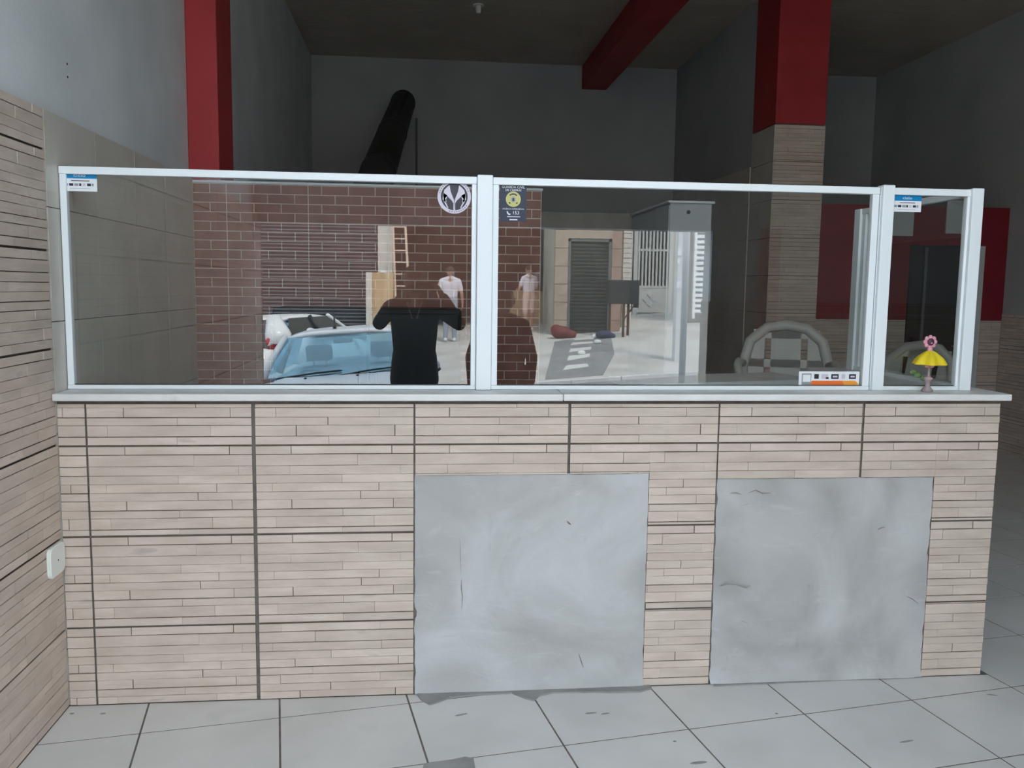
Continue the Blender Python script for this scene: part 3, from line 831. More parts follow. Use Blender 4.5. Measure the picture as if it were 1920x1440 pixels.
# white and orange card-machine notice at the bottom
ox0, ox1, oz0, oz1 = 2.690, 2.934, 1.1405, 1.195
osx = empty('orange_sticker', ((ox0 + ox1) / 2, YS, oz0), 'white and orange card notice at the bottom of the middle glass', 'sticker')
flat(osx, 'sheet', ox0, ox1, oz0, oz1, 'sticker_white', 0)
shape(osx, 'orange_band', [(ox0 + .048, oz0), (ox0 + .185, oz0), (ox0 + .175, oz0 + .0185), (ox0 + .052, oz0 + .0185)], 'sticker_orange', 1)
shape(osx, 'orange_band', [(ox0 + .185, oz0), (ox1, oz0), (ox1 - .006, oz0 + .011), (ox1 - .016, oz0 + .0185), (ox0 + .175, oz0 + .0185)], 'sticker_amber', 1)
flat(osx, 'machine', ox0 + .012, ox0 + .050, oz0, oz1 - .008, 'sticker_grey', 1)
flat(osx, 'machine_screen', ox0 + .016, ox0 + .047, oz0 + .014, oz1 - .013, 'sticker_white', 2)
for a, b_, c in ((.062, .080, 'sticker_ink'), (.090, .118, 'sticker_mauve'), (.108, .120, 'sticker_ink'), (.130, .160, 'sticker_ink'), (.172, .186, 'sticker_mauve'), (.202, .230, 'sticker_ink')):
    flat(osx, 'card_mark', ox0 + a, ox0 + b_, oz0 + .026, oz0 + (.032 if .10 < a < .11 else .044), c, 1.5)
    if c == 'sticker_ink' and b_ - a > .02: flat(osx, 'card_mark', ox0 + a + .006, ox0 + b_ - .005, oz0 + .031, oz0 + .038, 'sticker_mauve', 2.5)

# ------------------------------------------------------------------ flower toy on the countertop
tx, ty, tz = 3.178, 0.045, 1.124
ft = empty('flower_toy', (tx, ty, tz), 'small toy with pink flower head and yellow skirt on the marble top', 'toy')
MB().lathe([(.020, 0), (.022, .006), (.015, .016), (.009, .022), (.010, .040), (.015, .044), (.015, .056), (.009, .060)], (tx - .004, ty, tz), 16).build('base', 'toy_base', ft, smooth=True)
MB().lathe([(.013, .0), (.016, .005), (.013, .010)], (tx - .002, ty, tz + .046), 14).build('pink_band', 'toy_pink', ft, smooth=True)
MB().tube([(tx - .002, ty, tz + .058), (tx - .002, ty, tz + .10)], .0055, 8).build('stem', 'toy_base', ft)
for k in (-1, 1):
    MB().ball((tx - .002 + k * .010, ty - .003, tz + .099), (.010, .006, .006), 10, 6).build('leaf', 'toy_pink', ft, smooth=True)
MB().lathe([(.058, .0), (.056, .006), (.044, .026), (.022, .045), (.010, .053), (.004, .054)], (tx - .001, ty, tz + .106), 40, wave=lambda a: .13 * math.sin(a * 6 + .6)).build('skirt', 'toy_yellow', ft, smooth=True)
for k in range(3):
    a = R(200 + 40 * k)
    MB().ball((tx + .040 * math.cos(a) - .02, ty + .01, tz + .075 - .012 * k), (.016, .003, .010), 8, 6).build('green_leaf', 'toy_green', ft, smooth=True)
MB().tube([(tx - .003, ty, tz + .158), (tx - .003, ty, tz + .170)], .009, 10).build('neck', 'toy_pink', ft)
hc = (tx - .003, ty - .002, tz + .192)
for k in range(8):
    a = 2 * math.pi * k / 8
    MB().ball((hc[0] + .019 * math.cos(a), hc[1] + .003, hc[2] + .017 * math.sin(a)), (.0095, .006, .0095), 10, 6).build('petal', 'toy_pink', ft, smooth=True)
MB().ball(hc, (.0145, .009, .0145), 14, 8).build('face', 'toy_dark', ft, smooth=True)
MB().ball((hc[0], hc[1] - .008, hc[2] - .004), (.004, .003, .003), 8, 6).build('nose', 'toy_pink', ft, smooth=True)

# ------------------------------------------------------------------ socket plate on the left wall
so = empty('wall_socket', (0.0, -0.067, 0.49), 'white wall socket plate on the stone tiles at far left', 'socket')
sp = MB()
rc = []
for cy_, cz_, a0 in ((-.008 - .022, .505 + .022, 270), (-.008 - .022, .610 - .022, 0), (-.130 + .022, .610 - .022, 90), (-.130 + .022, .505 + .022, 180)):
    rc += [(cy_ + .022 * math.cos(R(a0 + t)), cz_ + .022 * math.sin(R(a0 + t))) for t in (0, 22, 45, 67, 90)]
sp.prism(rc, 'x', 0.001, 0.010).prism([(-.069 + (y_ + .069) * .93, .5575 + (z_ - .5575) * .93) for y_, z_ in rc], 'x', 0.010, 0.0135).build('plate', 'socket_white', so)
MB().tube([(0.0125, -0.069, 0.5575), (0.0142, -0.069, 0.5575)], .0032, 8).build('screw_hole', 'black', so)
# ------------------------------------------------------------------ stacked white plastic chairs behind the glass
def chair(loc, rz, label):
    c = empty('plastic_chair', loc, label, 'chair', 'white plastic armchairs behind the glass')
    def B(b, n, sm=True):
        me = b.mesh(n, 'white_plastic', sm)
        bm = bmesh.new(); bm.from_mesh(me); bmesh.ops.recalc_face_normals(bm, faces=bm.faces[:]); bm.to_mesh(me); bm.free()
        o = bpy.data.objects.new(n, me); col.objects.link(o); o.parent = c; return o
    seat = MB()
    n = 10
    vs_ = [(-.22 + .44 * i / n, -.22 + .44 * j / n, .43 - .025 * math.sin(math.pi * i / n) * math.sin(math.pi * j / n) + (.01 if j == 0 else 0)) for j in range(n + 1) for i in range(n + 1)]
    fs = [(j * (n + 1) + i, j * (n + 1) + i + 1, (j + 1) * (n + 1) + i + 1, (j + 1) * (n + 1) + i) for j in range(n) for i in range(n)]
    k = len(vs_); vs_ += [(x, y, z - .012) for x, y, z in vs_]; fs += [tuple(q + k for q in f[::-1]) for f in fs]
    B(seat.add(vs_, fs), 'seat')
    # arched back: rim and slats
    arch = [(-.25, .20, .45), (-.26, .25, .62), (-.22, .29, .78), (-.12, .31, .865), (0, .315, .885), (.12, .31, .865), (.22, .29, .78), (.26, .25, .62), (.25, .20, .45)]
    B(MB().tube(arch, .034, 8), 'back_rim')
    for x0, x1, z0, z1 in ((-.23, -.13, .44, .80), (-.09, .09, .44, .86), (.13, .23, .44, .80), (-.24, .24, .62, .67), (-.20, .20, .80, .855), (-.24, .24, .44, .50)):
        yy = lambda z: .21 + (z - .44) * .24
        B(MB().add([(x0, yy(z0), z0), (x1, yy(z0), z0), (x1, yy(z1), z1), (x0, yy(z1), z1), (x0, yy(z0) + .012, z0), (x1, yy(z0) + .012, z0), (x1, yy(z1) + .012, z1), (x0, yy(z1) + .012, z1)],
                   [(0, 1, 2, 3), (7, 6, 5, 4), (0, 3, 7, 4), (1, 5, 6, 2), (3, 2, 6, 7), (0, 4, 5, 1)]), 'back_slat', False)
    for s_ in (-1, 1):
        B(MB().tube([(s_ * .255, .24, .64), (s_ * .28, .08, .665), (s_ * .28, -.12, .655), (s_ * .265, -.22, .60), (s_ * .25, -.23, .43)], .024, 8), 'armrest')
        B(MB().tube([(s_ * .24, -.22, .44), (s_ * .265, -.25, .0)], [.026, .02], 8), 'leg')
        B(MB().tube([(s_ * .24, .20, .44), (s_ * .26, .28, .0)], [.026, .02], 8), 'leg')
    c.rotation_euler = (0, 0, rz)
    return c
def crate(x, y, h, label):
    c = empty('crate', (x, y, 0), label, 'crate', 'crates under the plastic chairs')
    for k in range(4):
        z0 = h * k / 4
        for s_ in (-1, 1):
            MB().box(x - .30, x + .30, y + s_ * .33 - .01, y + s_ * .33 + .01, z0 + .01, z0 + h / 4 - .01).build('side_slat', 'wood_board', c)
            MB().box(x + s_ * .29 - .01, x + s_ * .29 + .01, y - .31, y + .31, z0 + .01, z0 + h / 4 - .01).build('end_slat', 'wood_board', c)
    MB().box(x - .30, x + .30, y - .34, y + .34, h - .012, h).build('lid', 'wood_board', c)
crate(3.42, 1.92, 0.398, 'wooden crate under the chair behind the orange sticker')
crate(4.36, 2.35, 0.258, 'wooden crate under the chair behind the corner post')
c0 = chair((3.42, 1.92, 0.404), R(-22), 'white plastic armchair on a crate behind the orange sticker')
c1 = copy_tree(c0); c1.location = (4.36, 2.35, 0.264); c1.rotation_euler = (0, 0, R(-60))
c1['label'] = 'white plastic armchair on a crate behind the corner post'
# table with a pale top in front of the chairs
tb = empty('table', (2.86, 1.30, 0), 'pale topped work table behind the glass in front of the chairs', 'table')
ta = R(14)
def rot2(x, y): return (2.86 + x * math.cos(ta) - y * math.sin(ta), 1.30 + x * math.sin(ta) + y * math.cos(ta))
MB().prism([rot2(-.62, -.19), rot2(.40, -.19), rot2(.40, .19), rot2(-.62, .19)], 'z', 1.02, 1.05).build('table_top', 'marble', tb)
for x, y in ((-.57, -.15), (.35, -.15), (.35, .15), (-.57, .15)):
    p_ = rot2(x, y)
    MB().tube([(p_[0], p_[1], 0), (p_[0], p_[1], 1.02)], .02, 8).build('leg', 'door_edge', tb)

# ================================================================== the street, seen mirrored in the glass
def ground_patch(name, outline_or_grid, mat, lift, parent=None):
    """sheet of ground following the slope; outline: list of (x, y), convex"""
    b = MB()
    pts = [(x, y, street_z(x, y) + lift) for x, y in outline_or_grid]
    lowp = [(x, y, z - 0.02) for x, y, z in pts]
    n = len(pts)
    b.add(pts + lowp, [tuple(range(n)), tuple(range(n, 2 * n))[::-1]] + [(i, n + i, n + (i + 1) % n, (i + 1) % n) for i in range(n)])
    return b.build(name, mat, parent)
def Yd(D): return 3.322 - D
g = MB()
ys_ = [Yd(6.8), Yd(10), Yd(13.6)]
xs_ = [-40, -10, 0, 10, 45]
def strip(b, ys, mi):
    for j in range(len(ys) - 1):
        for i in range(len(xs_) - 1):
            b.add([(xs_[i], ys[j], street_z(xs_[i], ys[j])), (xs_[i + 1], ys[j], street_z(xs_[i + 1], ys[j])), (xs_[i + 1], ys[j + 1], street_z(xs_[i + 1], ys[j + 1])), (xs_[i], ys[j + 1], street_z(xs_[i], ys[j + 1]))], [(0, 3, 2, 1)], mi)
strip(g, ys_, 0)
gr = g.build('street', 'asphalt', recalc=False); tag(gr, 'grey asphalt street climbing to the right', kind='structure')
g = MB(); strip(g, [Yd(13.6), Yd(14), Yd(22), Yd(34)], 0)
pv = g.build('pavement', 'concrete', recalc=False); tag(pv, 'pale concrete pavement across the street', kind='structure')
def on_ground(px, py):
    """street point whose mirror image lies at the pixel"""
    best = None
    for k in range(400):
        D = 7 + k * 0.05
        p = mirrored(px, py, D)
        e = p.z - street_z(p.x, p.y)
        if best is None or abs(e) < best[0]: best = (abs(e), p.x, p.y)
    return best[1:]
rp = ground_patch('ramp', [on_ground(*q) for q in ((1022, 712), (1130, 704), (1152, 664), (1146, 634), (1062, 637), (1040, 641))][::-1], 'ramp_grey', 0.006)
tag(rp, 'dark grey ramp in front of the louvred door', kind='structure')
for (a, b_, c, d_) in (((1056, 695), (1104, 688), (1101, 683), (1062, 686)), ((1063, 677), (1106, 670), (1106, 664), (1067, 668)), ((1067, 661), (1108, 656), (1109, 651), (1070, 655)), ((1070, 648), (1111, 644), (1112, 641), (1074, 643)), ((1076, 639), (1113, 636), (1114, 634), (1078, 636))):
    ground_patch('paint_bar', [on_ground(*q) for q in (a, b_, c, d_)], 'road_paint', 0.012, rp)
kb = MB()
for i in range(24):
    x0, x1 = -6 + i * 0.8, -6 + (i + 1) * 0.8 - 0.01
    y = Yd(13.6)
    for_z = lambda x: street_z(x, y)
    kb.add([(x0, y + .06, for_z(x0) - .05), (x1, y + .06, for_z(x1) - .05), (x1, y - .06, for_z(x1) - .05), (x0, y - .06, for_z(x0) - .05), (x0, y + .06, for_z(x0) + .05), (x1, y + .06, for_z(x1) + .05), (x1, y - .06, for_z(x1) + .05), (x0, y - .06, for_z(x0) + .05)],
           [(0, 3, 2, 1), (4, 5, 6, 7), (0, 1, 5, 4), (1, 2, 6, 5), (2, 3, 7, 6), (3, 0, 4, 7)])
kb.build('kerb', 'pole_concrete', pv)

def px_x(px, D): return mirrored(px, 545, D).x
def px_z(px, py, D): return mirrored(px, py, D).z

# ---- building with the roller shutter and the open garage
DF = 22.4
yF = Yd(DF)
bl = empty('garage_building', (0, yF, street_z(0, yF)), 'building across the street with roller shutter and open dark garage', 'building')
xs0, xs1 = -4.9, px_x(709, DF)
xg0, xg1 = px_x(736, DF), px_x(1030, DF)
MB().box(-16, xs0, yF - 0.3, yF, -1.5, 6.5).box(xs0, xg1, yF - 0.3, yF, 3.75, 6.5).build('wall', 'facade_beige', bl)
MB().box(xs1, xg0, yF - 0.3, yF + 0.02, -1, 3.75).build('pale_pier', 'pale_board', bl)
sh = MB()
zz = -0.6
while zz < 3.75:
    sh.add([(xs0, yF - .12, zz), (xs1, yF - .12, zz), (xs1, yF - .05, zz + .045), (xs0, yF - .05, zz + .045), (xs1, yF - .06, zz + .06), (xs0, yF - .06, zz + .06), (xs1, yF - .12, zz + .09), (xs0, yF - .12, zz + .09)],
           [(0, 1, 2, 3), (3, 2, 4, 5), (5, 4, 6, 7)])
    zz += .09
tag(sh.build('shutter_slats', 'shutter_grey', bl, recalc=False), kind='stuff')
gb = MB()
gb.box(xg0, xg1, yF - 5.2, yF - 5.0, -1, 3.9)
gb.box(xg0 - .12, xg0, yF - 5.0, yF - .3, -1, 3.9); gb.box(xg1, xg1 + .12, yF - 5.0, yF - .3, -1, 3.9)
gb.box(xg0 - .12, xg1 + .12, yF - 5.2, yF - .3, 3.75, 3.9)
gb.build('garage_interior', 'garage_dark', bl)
wpn = MB().box(px_x(957, 23.5), xg1, Yd(23.6), Yd(23.5), street_z(3.5, Yd(23.5)) - .05, px_z(990, 546, 23.5)).build('wood_partition', 'wood_board', bl)

# ---- building with the louvred door
DL = 20.3
yL = Yd(DL)
lb = empty('louvre_building', (5, yL, street_z(5, yL)), 'stone faced building with grey louvred door across the street', 'building')
xa, xb, xc, xd = px_x(1040, DL), px_x(1064, DL), px_x(1146, DL), px_x(1164, DL)
zt_ = px_z(1100, 447, DL); z0_ = street_z(5, yL) - .1
MB().box(xa, xd, yL - 2.0, yL - .20, -1, 6.5).build('wall', 'facade_beige', lb)
for k in range(8):
    zq = z0_ + k * .42
    MB().box(xa, xb, yL - .2, yL, zq, zq + .41).build('pier_stone', 'facade_stone', lb)
    MB().box(xc, xd, yL - .2, yL, zq, zq + .41).build('pier_stone', 'reddish_pier', lb)
MB().box(xb, xc, yL - .2, yL, zt_, z0_ + 8 * .42).build('lintel', 'facade_stone', lb)
ld = MB().box(xb, xb + .07, yL - .15, yL - .02, z0_, zt_).box(xc - .07, xc, yL - .15, yL - .02, z0_, zt_).box(xb, xc, yL - .15, yL - .02, zt_ - .07, zt_).build('louvred_door', 'louvre_green', lb)
zz = z0_ + .02
slat = MB().add([(xb + .07, -.03, 0), (xc - .07, -.03, 0), (xc - .07, .03, .045), (xb + .07, .03, .045), (xb + .07, -.03, -.006), (xc - .07, -.03, -.006), (xc - .07, .03, .039), (xb + .07, .03, .039)], [(0, 1, 2, 3), (7, 6, 5, 4), (3, 2, 6, 7), (0, 4, 5, 1)]).mesh('slat', 'louvre_green')
MB().box(xb + .07, xc - .07, yL - .16, yL - .13, z0_, zt_ - .07).build('backing', 'gate_dark', ld)
while zz < zt_ - .12:
    place('slat', slat, (0, yL - .085, zz), ld); zz += .085

# ---- pale stone strip, gate with bars, white louvred gate
DG = 24.2
yG2 = Yd(DG)
gw = empty('gate_wall', (7, yG2, 0.6), 'garden wall of pale stone beside the barred gate across the street', 'wall')
for k in range(26):
    zq = .35 + k * .12
    MB().box(px_x(1167, 21.2), px_x(1184, 21.2), Yd(21.2) - .3, Yd(21.2) + random.uniform(0, .03), zq, zq + .11).build('stone', 'pale_stone', gw)
MB().box(px_x(1255, DG), px_x(1300, DG), yG2 - .3, yG2, -1, 4.2).build('wall', 'facade_beige', gw)
MB().box(xd + .3, px_x(1345, DG), yG2 - 4.2, yG2 - 4.0, -1, 5.5).build('house_wall', 'facade_beige', gw)
bgx0, bgx1 = px_x(1187, DG), px_x(1259, DG)
gt = empty('barred_gate', ((bgx0 + bgx1) / 2, yG2, 0.75), 'light grey gate with vertical bars and diamond panel across the street', 'gate')
zg0, zgm, zgt = px_z(1225, 586, DG), px_z(1225, 538, DG), 3.6
for x in (bgx0, bgx1 - .10):
    MB().box(x, x + .10, yG2 - .05, yG2 + .05, zg0 - .2, zgt).build('post', 'gate_grey', gt)
MB().box(bgx0 + .1, bgx1 - .1, yG2 - .02, yG2 + .02, zg0, zgm).build('lower_panel', 'gate_grey', gt)
for z in (zgm, px_z(1225, 469, DG), zgt - .06):
    MB().box(bgx0 + .1, bgx1 - .1, yG2 - .03, yG2 + .03, z - .03, z + .03).build('rail', 'gate_grey', gt)
nbar = 9
for k in range(nbar):
    x = bgx0 + .15 + (bgx1 - bgx0 - .30) * k / (nbar - 1)
    MB().box(x - .024, x + .024, yG2 - .024, yG2 + .024, zgm, zgt).build('bar', 'gate_grey', gt)
dcx, dcz = (bgx0 + bgx1) / 2 - .05, (zg0 + zgm) / 2 + .02
for i in range(2):
    for j in range(2):
        cx_, cz_ = dcx + (i - j) * .13, dcz + (i + j - 1) * .13
        MB().prism([(cx_ - .10, cz_), (cx_, cz_ - .10), (cx_ + .10, cz_), (cx_, cz_ + .10)], 'y', yG2 + .02, yG2 + .045).build('diamond', 'pole_concrete', gt)
MB().box(bgx0 - .1, bgx1 + .55, yG2 - 1.0, yG2 - .9, -.5, 3.8).build('shade_backing', 'gate_dark', gt)  # added near-black sheet, stands in for the shade behind the bars
DW = 21.0
wg = empty('louvred_gate', (px_x(1314, DW), Yd(DW), 0.7), 'white slatted gate at the far right of the street', 'gate')
wx0, wx1 = px_x(1299, DW), px_x(1350, DW)
wz0 = px_z(1314, 590, DW)
MB().box(wx0, wx0 + .06, Yd(DW) - .05, Yd(DW) + .03, wz0 - .1, 3.6).build('post', 'white_metal', wg)
MB().box(wx0, wx1, Yd(DW) - .12, Yd(DW) - .1, wz0, 3.6).build('backing', 'gate_grey', wg)
zz = wz0 + .05
while zz < 3.5:
    MB().box(wx0 + .06, wx1, Yd(DW) - .03, Yd(DW) + .02, zz, zz + .075).build('slat', 'white_metal', wg); zz += .13
MB().box(wx0, wx1 + 8, Yd(DW) - .4, Yd(DW) - .2, -1, 5.0).build('wall', 'facade_beige', wg)

# ---- utility pole, grill, boards, ladder, bags
up_ = on_ground(1271, 676)
po = empty('utility_pole', (up_[0], up_[1], street_z(*up_)), 'square concrete utility pole on the opposite pavement', 'pole')
MB().cbox(up_[0] - .09, up_[0] + .09, up_[1] - .09, up_[1] + .09, street_z(*up_) - .05, 7.5, .01).build('shaft', 'pole_concrete', po)
for zq, w in ((px_z(1271, 475, 15.4), .06), (px_z(1271, 490, 15.4), .04), (px_z(1271, 535, 15.4), .05)):
    MB().box(up_[0] - .10, up_[0] - .10 + w, up_[1] + .09, up_[1] + .12, zq - .05, zq + .05).build('bracket', 'white_metal', po)
MB().tube([(up_[0] + .06, up_[1] + .10, 0), (up_[0] + .06, up_[1] + .10, 6)], .015, 6).build('cable', 'car_black', po)
gp = on_ground(1168, 632)
gD = 3.322 - gp[1]
gl_ = empty('grill', (gp[0], gp[1], street_z(*gp)), 'black box grill on thin rusty legs beside the louvred door', 'grill')
bx0, bx1 = px_x(1142, gD), px_x(1196, gD)
bz0, bz1 = px_z(1168, 570, gD), px_z(1168, 525, gD)
MB().cbox(bx0, bx1, gp[1] - .30, gp[1] + .05, bz0, bz1, .02).build('box', 'grill_black', gl_)
MB().cbox(bx1 - .03, bx1 + .02, gp[1] - .30, gp[1] + .06, bz0 - .08, bz1, .01).build('side_plate', 'grill_black', gl_)
for x, y in ((gp[0], gp[1]), (px_x(1184, gD), gp[1] - .25), (bx0 + .08, gp[1] - .25)):
    MB().tube([(x, y, street_z(x, y)), (x, y, bz0)], .03, 8).build('leg', 'grill_rust', gl_)
MB().tube([(gp[0], gp[1], bz0 - .35), (bx1 - .05, gp[1], bz0)], .018, 6).build('brace', 'grill_rust', gl_)
DB = 21.6
wb_ = empty('wood_board', (px_x(712, DB), Yd(DB), street_z(0, Yd(DB))), 'brown and cream wooden board standing by the ladder across the street', 'board')
zb1 = px_z(712, 511, DB)
MB().cbox(px_x(698, DB), px_x(738, DB), Yd(DB) - .03, Yd(DB) + .02, street_z(0, Yd(DB)), zb1, .01).build('face', 'wood_board', wb_)
MB().cbox(px_x(686, DB), px_x(698, DB), Yd(DB) - .05, Yd(DB) + .03, street_z(0, Yd(DB)), zb1, .01).build('cream_edge', 'pale_board', wb_)
MB().box(px_x(714, DB), px_x(724, DB), Yd(DB) - .02, Yd(DB) + .02, zb1, zb1 + .06).build('clip', 'white_metal', wb_)
# ladder
DLd = 21.4
lt0, lt1 = px_x(734, DLd), px_x(757, DLd)
lb0, lb1 = px_x(744, DLd), px_x(772, DLd)
zt1_, zb0_ = 3.45, street_z(.5, Yd(DLd) + .8)
ld2 = empty('ladder', (px_x(750, DLd), Yd(DLd), zb0_), 'pale wooden ladder leaning by the open garage across the street', 'ladder')
def ladder_pt(s_, t):
    x0, x1 = (lt0, lb0) if s_ == 0 else (lt1, lb1)
    return Vector((x1 + (x0 - x1) * t, Yd(DLd) + .75 * (1 - t) - .75, zb0_ + (zt1_ - zb0_) * t))
for s_ in (0, 1):
    MB().tube([ladder_pt(s_, 0), ladder_pt(s_, 1)], .032, 8).build('rail', 'ladder_wood', ld2)
for k in range(11):
    t = .06 + k * .088
    MB().tube([ladder_pt(0, t), ladder_pt(1, t)], .02, 6).build('rung', 'ladder_wood', ld2)
rb = on_ground(1052, 634)
rbag = MB()
bb = MB().ball((rb[0], rb[1], street_z(*rb) + .13), (.24, .2, .15), 14, 9).ball((rb[0] + .18, rb[1] + .05, street_z(*rb) + .09), (.17, .16, .11), 12, 8).ball((rb[0] - .12, rb[1], street_z(*rb) + .2), (.13, .13, .11), 10, 7).build('red_bag', 'bag_red', smooth=True)
tag(bb, 'dark red bag slumped at the foot of the stone pier', 'bag')
nb_ = on_ground(1133, 634)
bb = MB().ball((nb_[0], nb_[1], street_z(*nb_) + .08), (.2, .16, .1), 12, 8).ball((nb_[0] + .14, nb_[1], street_z(*nb_) + .05), (.12, .12, .07), 10, 6).build('navy_bag', 'bag_navy', smooth=True)
tag(bb, 'small navy bag by the louvred door', 'bag')
for (px, py), lab in (((1112, 633), 'white crumpled paper ball near the grill'), ((1116, 643), 'white litter scrap on the dark ramp'), ((1086, 664), 'pale litter scrap between the paint bars')):
    q = on_ground(px, py)
    tag(MB().ball((q[0], q[1] + .2, street_z(q[0], q[1] + .2) + .05), (.07, .05, .05), 7, 5).ball((q[0] + .05, q[1] + .2, street_z(*q) + .04), (.04, .04, .04), 6, 4).build('paper_scrap', 'litter_white'), lab, 'litter')

# ---- entrance details inside the shop front
gq = mirrored(1283.5, 560, 8.6)
pp = empty('street_post', (gq.x, gq.y, street_z(gq.x, gq.y)), 'thin white metal post standing on the street outside the entrance', 'post')
MB().tube([(gq.x, gq.y, street_z(gq.x, gq.y) - .05), (gq.x, gq.y, 3.4)], .034, 16).build('tube', 'white_metal', pp, smooth=True)
MB().lathe([(.036, 0), (.036, .02), (.012, .045)], (gq.x, gq.y, 3.4), 16).build('cap', 'hub', pp)
rs = MB().cbox(px_x(1421, 6.85), px_x(1452, 6.85), YO + .013, YO + .12, 0, 2.0, .01).build('red_post', 'red_paint')
tag(rs, 'red painted post on the inside of the street front wall', 'post')

# ------------------------------------------------------------------ cars
def car(name, label, loc, rz, ry, paint, sz=1.0, tail_z=.80, glass='car_glass'):
    c = empty(name, loc, label, 'car', None, (0, ry, rz))
    c.scale = (1, 1, sz)
    def B(b, n, mt, par=c, sm=True, rec=True): return b.build(n, mt, par, smooth=sm, recalc=rec, local=True)
    st = [(1.93, .30, .60, .55), (1.88, .22, .71, .68), (1.72, .19, .82, .765), (1.40, .18, .925, .80), (1.05, .17, 1.005, .815), (.82, .17, 1.04, .82), (.4, .17, 1.03, .825), (-.4, .17, 1.03, .83), (-1.1, .17, 1.04, .825), (-1.55, .19, 1.045, .80), (-1.80, .24, 1.01, .74), (-1.92, .32, .90, .66)]
    vs_ = []; fs = []
    for y, zb, zt, hw in st:
        ring = [(.78, 0, 0), (.97, .06, 0), (1.0, .16, 0), (1.0, -.22, 1), (.975, -.09, 1), (.92, -.035, 1), (.80, -.008, 1), (.5, .012, 1), (0, .02, 1)]
        pts = [(hw * a, (zb if t == 0 else zt) + dz) for a, dz, t in ring]
        full = pts + [(-x, z) for x, z in pts[-2::-1]]
        vs_ += [(x, y, z) for x, z in full]
    n = 17
    for i in range(len(st) - 1):
        for k in range(n):
            k2 = (k + 1) % n
            fs.append((i * n + k, i * n + k2, (i + 1) * n + k2, (i + 1) * n + k))
    fs.append(tuple(range(n))); fs.append(tuple(range((len(st) - 1) * n, len(st) * n))[::-1])
    B(MB().add(vs_, fs), 'body', paint)
    # hood panel with two creases
    vs_ = []; fs = []
    nx, ny = 12, 8
    def top_z(y):
        for (y1, _, z1_, _), (y0, _, z0__, _) in zip(st[:-1], st[1:]):
            if y0 <= y <= y1: return z0__ + (z1_ - z0__) * (y - y0) / (y1 - y0)
        return st[0][2]
    for j in range(ny + 1):
        y = .93 + (1.74 - .93) * j / ny
        for i in range(nx + 1):
            u = -1 + 2 * i / nx
            hw = .735 - .10 * (j / ny) ** 2
            yy = y + .05 * (1 - u * u) * (1 - j / ny) * -1 + .05 * (1 - u * u) * (j / ny)
            z = top_z(min(yy, 1.9)) + .030 + .016 * math.exp(-((abs(u) - .62) / .10) ** 2) - .030 * abs(u) ** 4
            vs_.append((u * hw, yy, z))
    for j in range(ny):
        for i in range(nx):
            a = j * (nx + 1) + i
            fs.append((a, a + 1, a + nx + 2, a + nx + 1))
    hd = B(MB().add(vs_, fs), 'hood', paint, rec=True)
    for x in (-.28, .22):
        B(MB().ball((x, 1.02, top_z(1.0) + .045), (.016, .012, .010), 8, 5), 'washer_nozzle', 'car_black', hd)
    B(MB().add([(-.72, .80, 1.06), (.72, .80, 1.06), (.70, .95, 1.04), (-.70, .95, 1.04), (-.72, .80, 1.02), (.72, .80, 1.02), (.70, .95, 1.01), (-.70, .95, 1.01)], [(0, 1, 2, 3), (3, 2, 6, 7), (0, 4, 5, 1), (0, 3, 7, 4), (1, 5, 6, 2)]), 'cowl', 'car_black', sm=False)
    # glasshouse
    def wpt(u, t):   # windscreen, t 0 at the base
        hw = .715 + (.585 - .715) * t
        return (u * hw, .82 - .66 * t + (.07 - .02 * t) * (1 - u * u) , 1.05 + .37 * t + .01 * math.sin(math.pi * t))
    def grid_patch(fn, a, b_, name_, mt, par=c):
        vs_ = [fn(-1 + 2 * i / a, j / b_) for j in range(b_ + 1) for i in range(a + 1)]
        fs = [(j * (a + 1) + i, j * (a + 1) + i + 1, (j + 1) * (a + 1) + i + 1, (j + 1) * (a + 1) + i) for j in range(b_) for i in range(a)]
        return B(MB().add(vs_, fs), name_, mt, par)
    wsn = grid_patch(wpt, 10, 6, 'windscreen', 'car_glass')
    def rpt(u, t):
        hw = .585 + .02 * math.sin(math.pi * t) - .03 * t
        return (u * hw, .16 - 1.55 * t + .05 * (1 - u * u) * (1 - 2 * t), 1.42 + .055 * math.sin(math.pi * (t * .8 + .12)) - .045 * u ** 4 + .018 - .03 * t)
    vs_ = []; a_, b_ = 10, 8
    up = [rpt(-1 + 2 * i / a_, j / b_) for j in range(b_ + 1) for i in range(a_ + 1)]
    dn = [(x, y, z - .035) for x, y, z in up]
    fs = [(j * (a_ + 1) + i, j * (a_ + 1) + i + 1, (j + 1) * (a_ + 1) + i + 1, (j + 1) * (a_ + 1) + i) for j in range(b_) for i in range(a_)]
    kk = len(up); fs2 = [tuple(q + kk for q in f[::-1]) for f in fs]
    rim = [i for i in range(a_ + 1)] + [j * (a_ + 1) + a_ for j in range(1, b_ + 1)] + [b_ * (a_ + 1) + i for i in range(a_ - 1, -1, -1)] + [j * (a_ + 1) for j in range(b_ - 1, 0, -1)]
    fs3 = [(rim[i], rim[(i + 1) % len(rim)], rim[(i + 1) % len(rim)] + kk, rim[i] + kk) for i in range(len(rim))]
    rf = B(MB().add(up + dn, fs + fs2 + fs3), 'roof', paint)
    B(MB().tube([(-.10, .02, 1.485), (-.10, .0, 1.52), (-.12, -.16, 1.80)], [.022, .010, .004], 8), 'antenna', 'car_black', rf)
    def bpt(u, t):
        hw = .70 + (.555 - .70) * t
        return (u * hw, -1.72 + .33 * t - .05 * (1 - u * u), 1.035 + .375 * t)
    grid_patch(bpt, 8, 4, 'rear_window', glass)
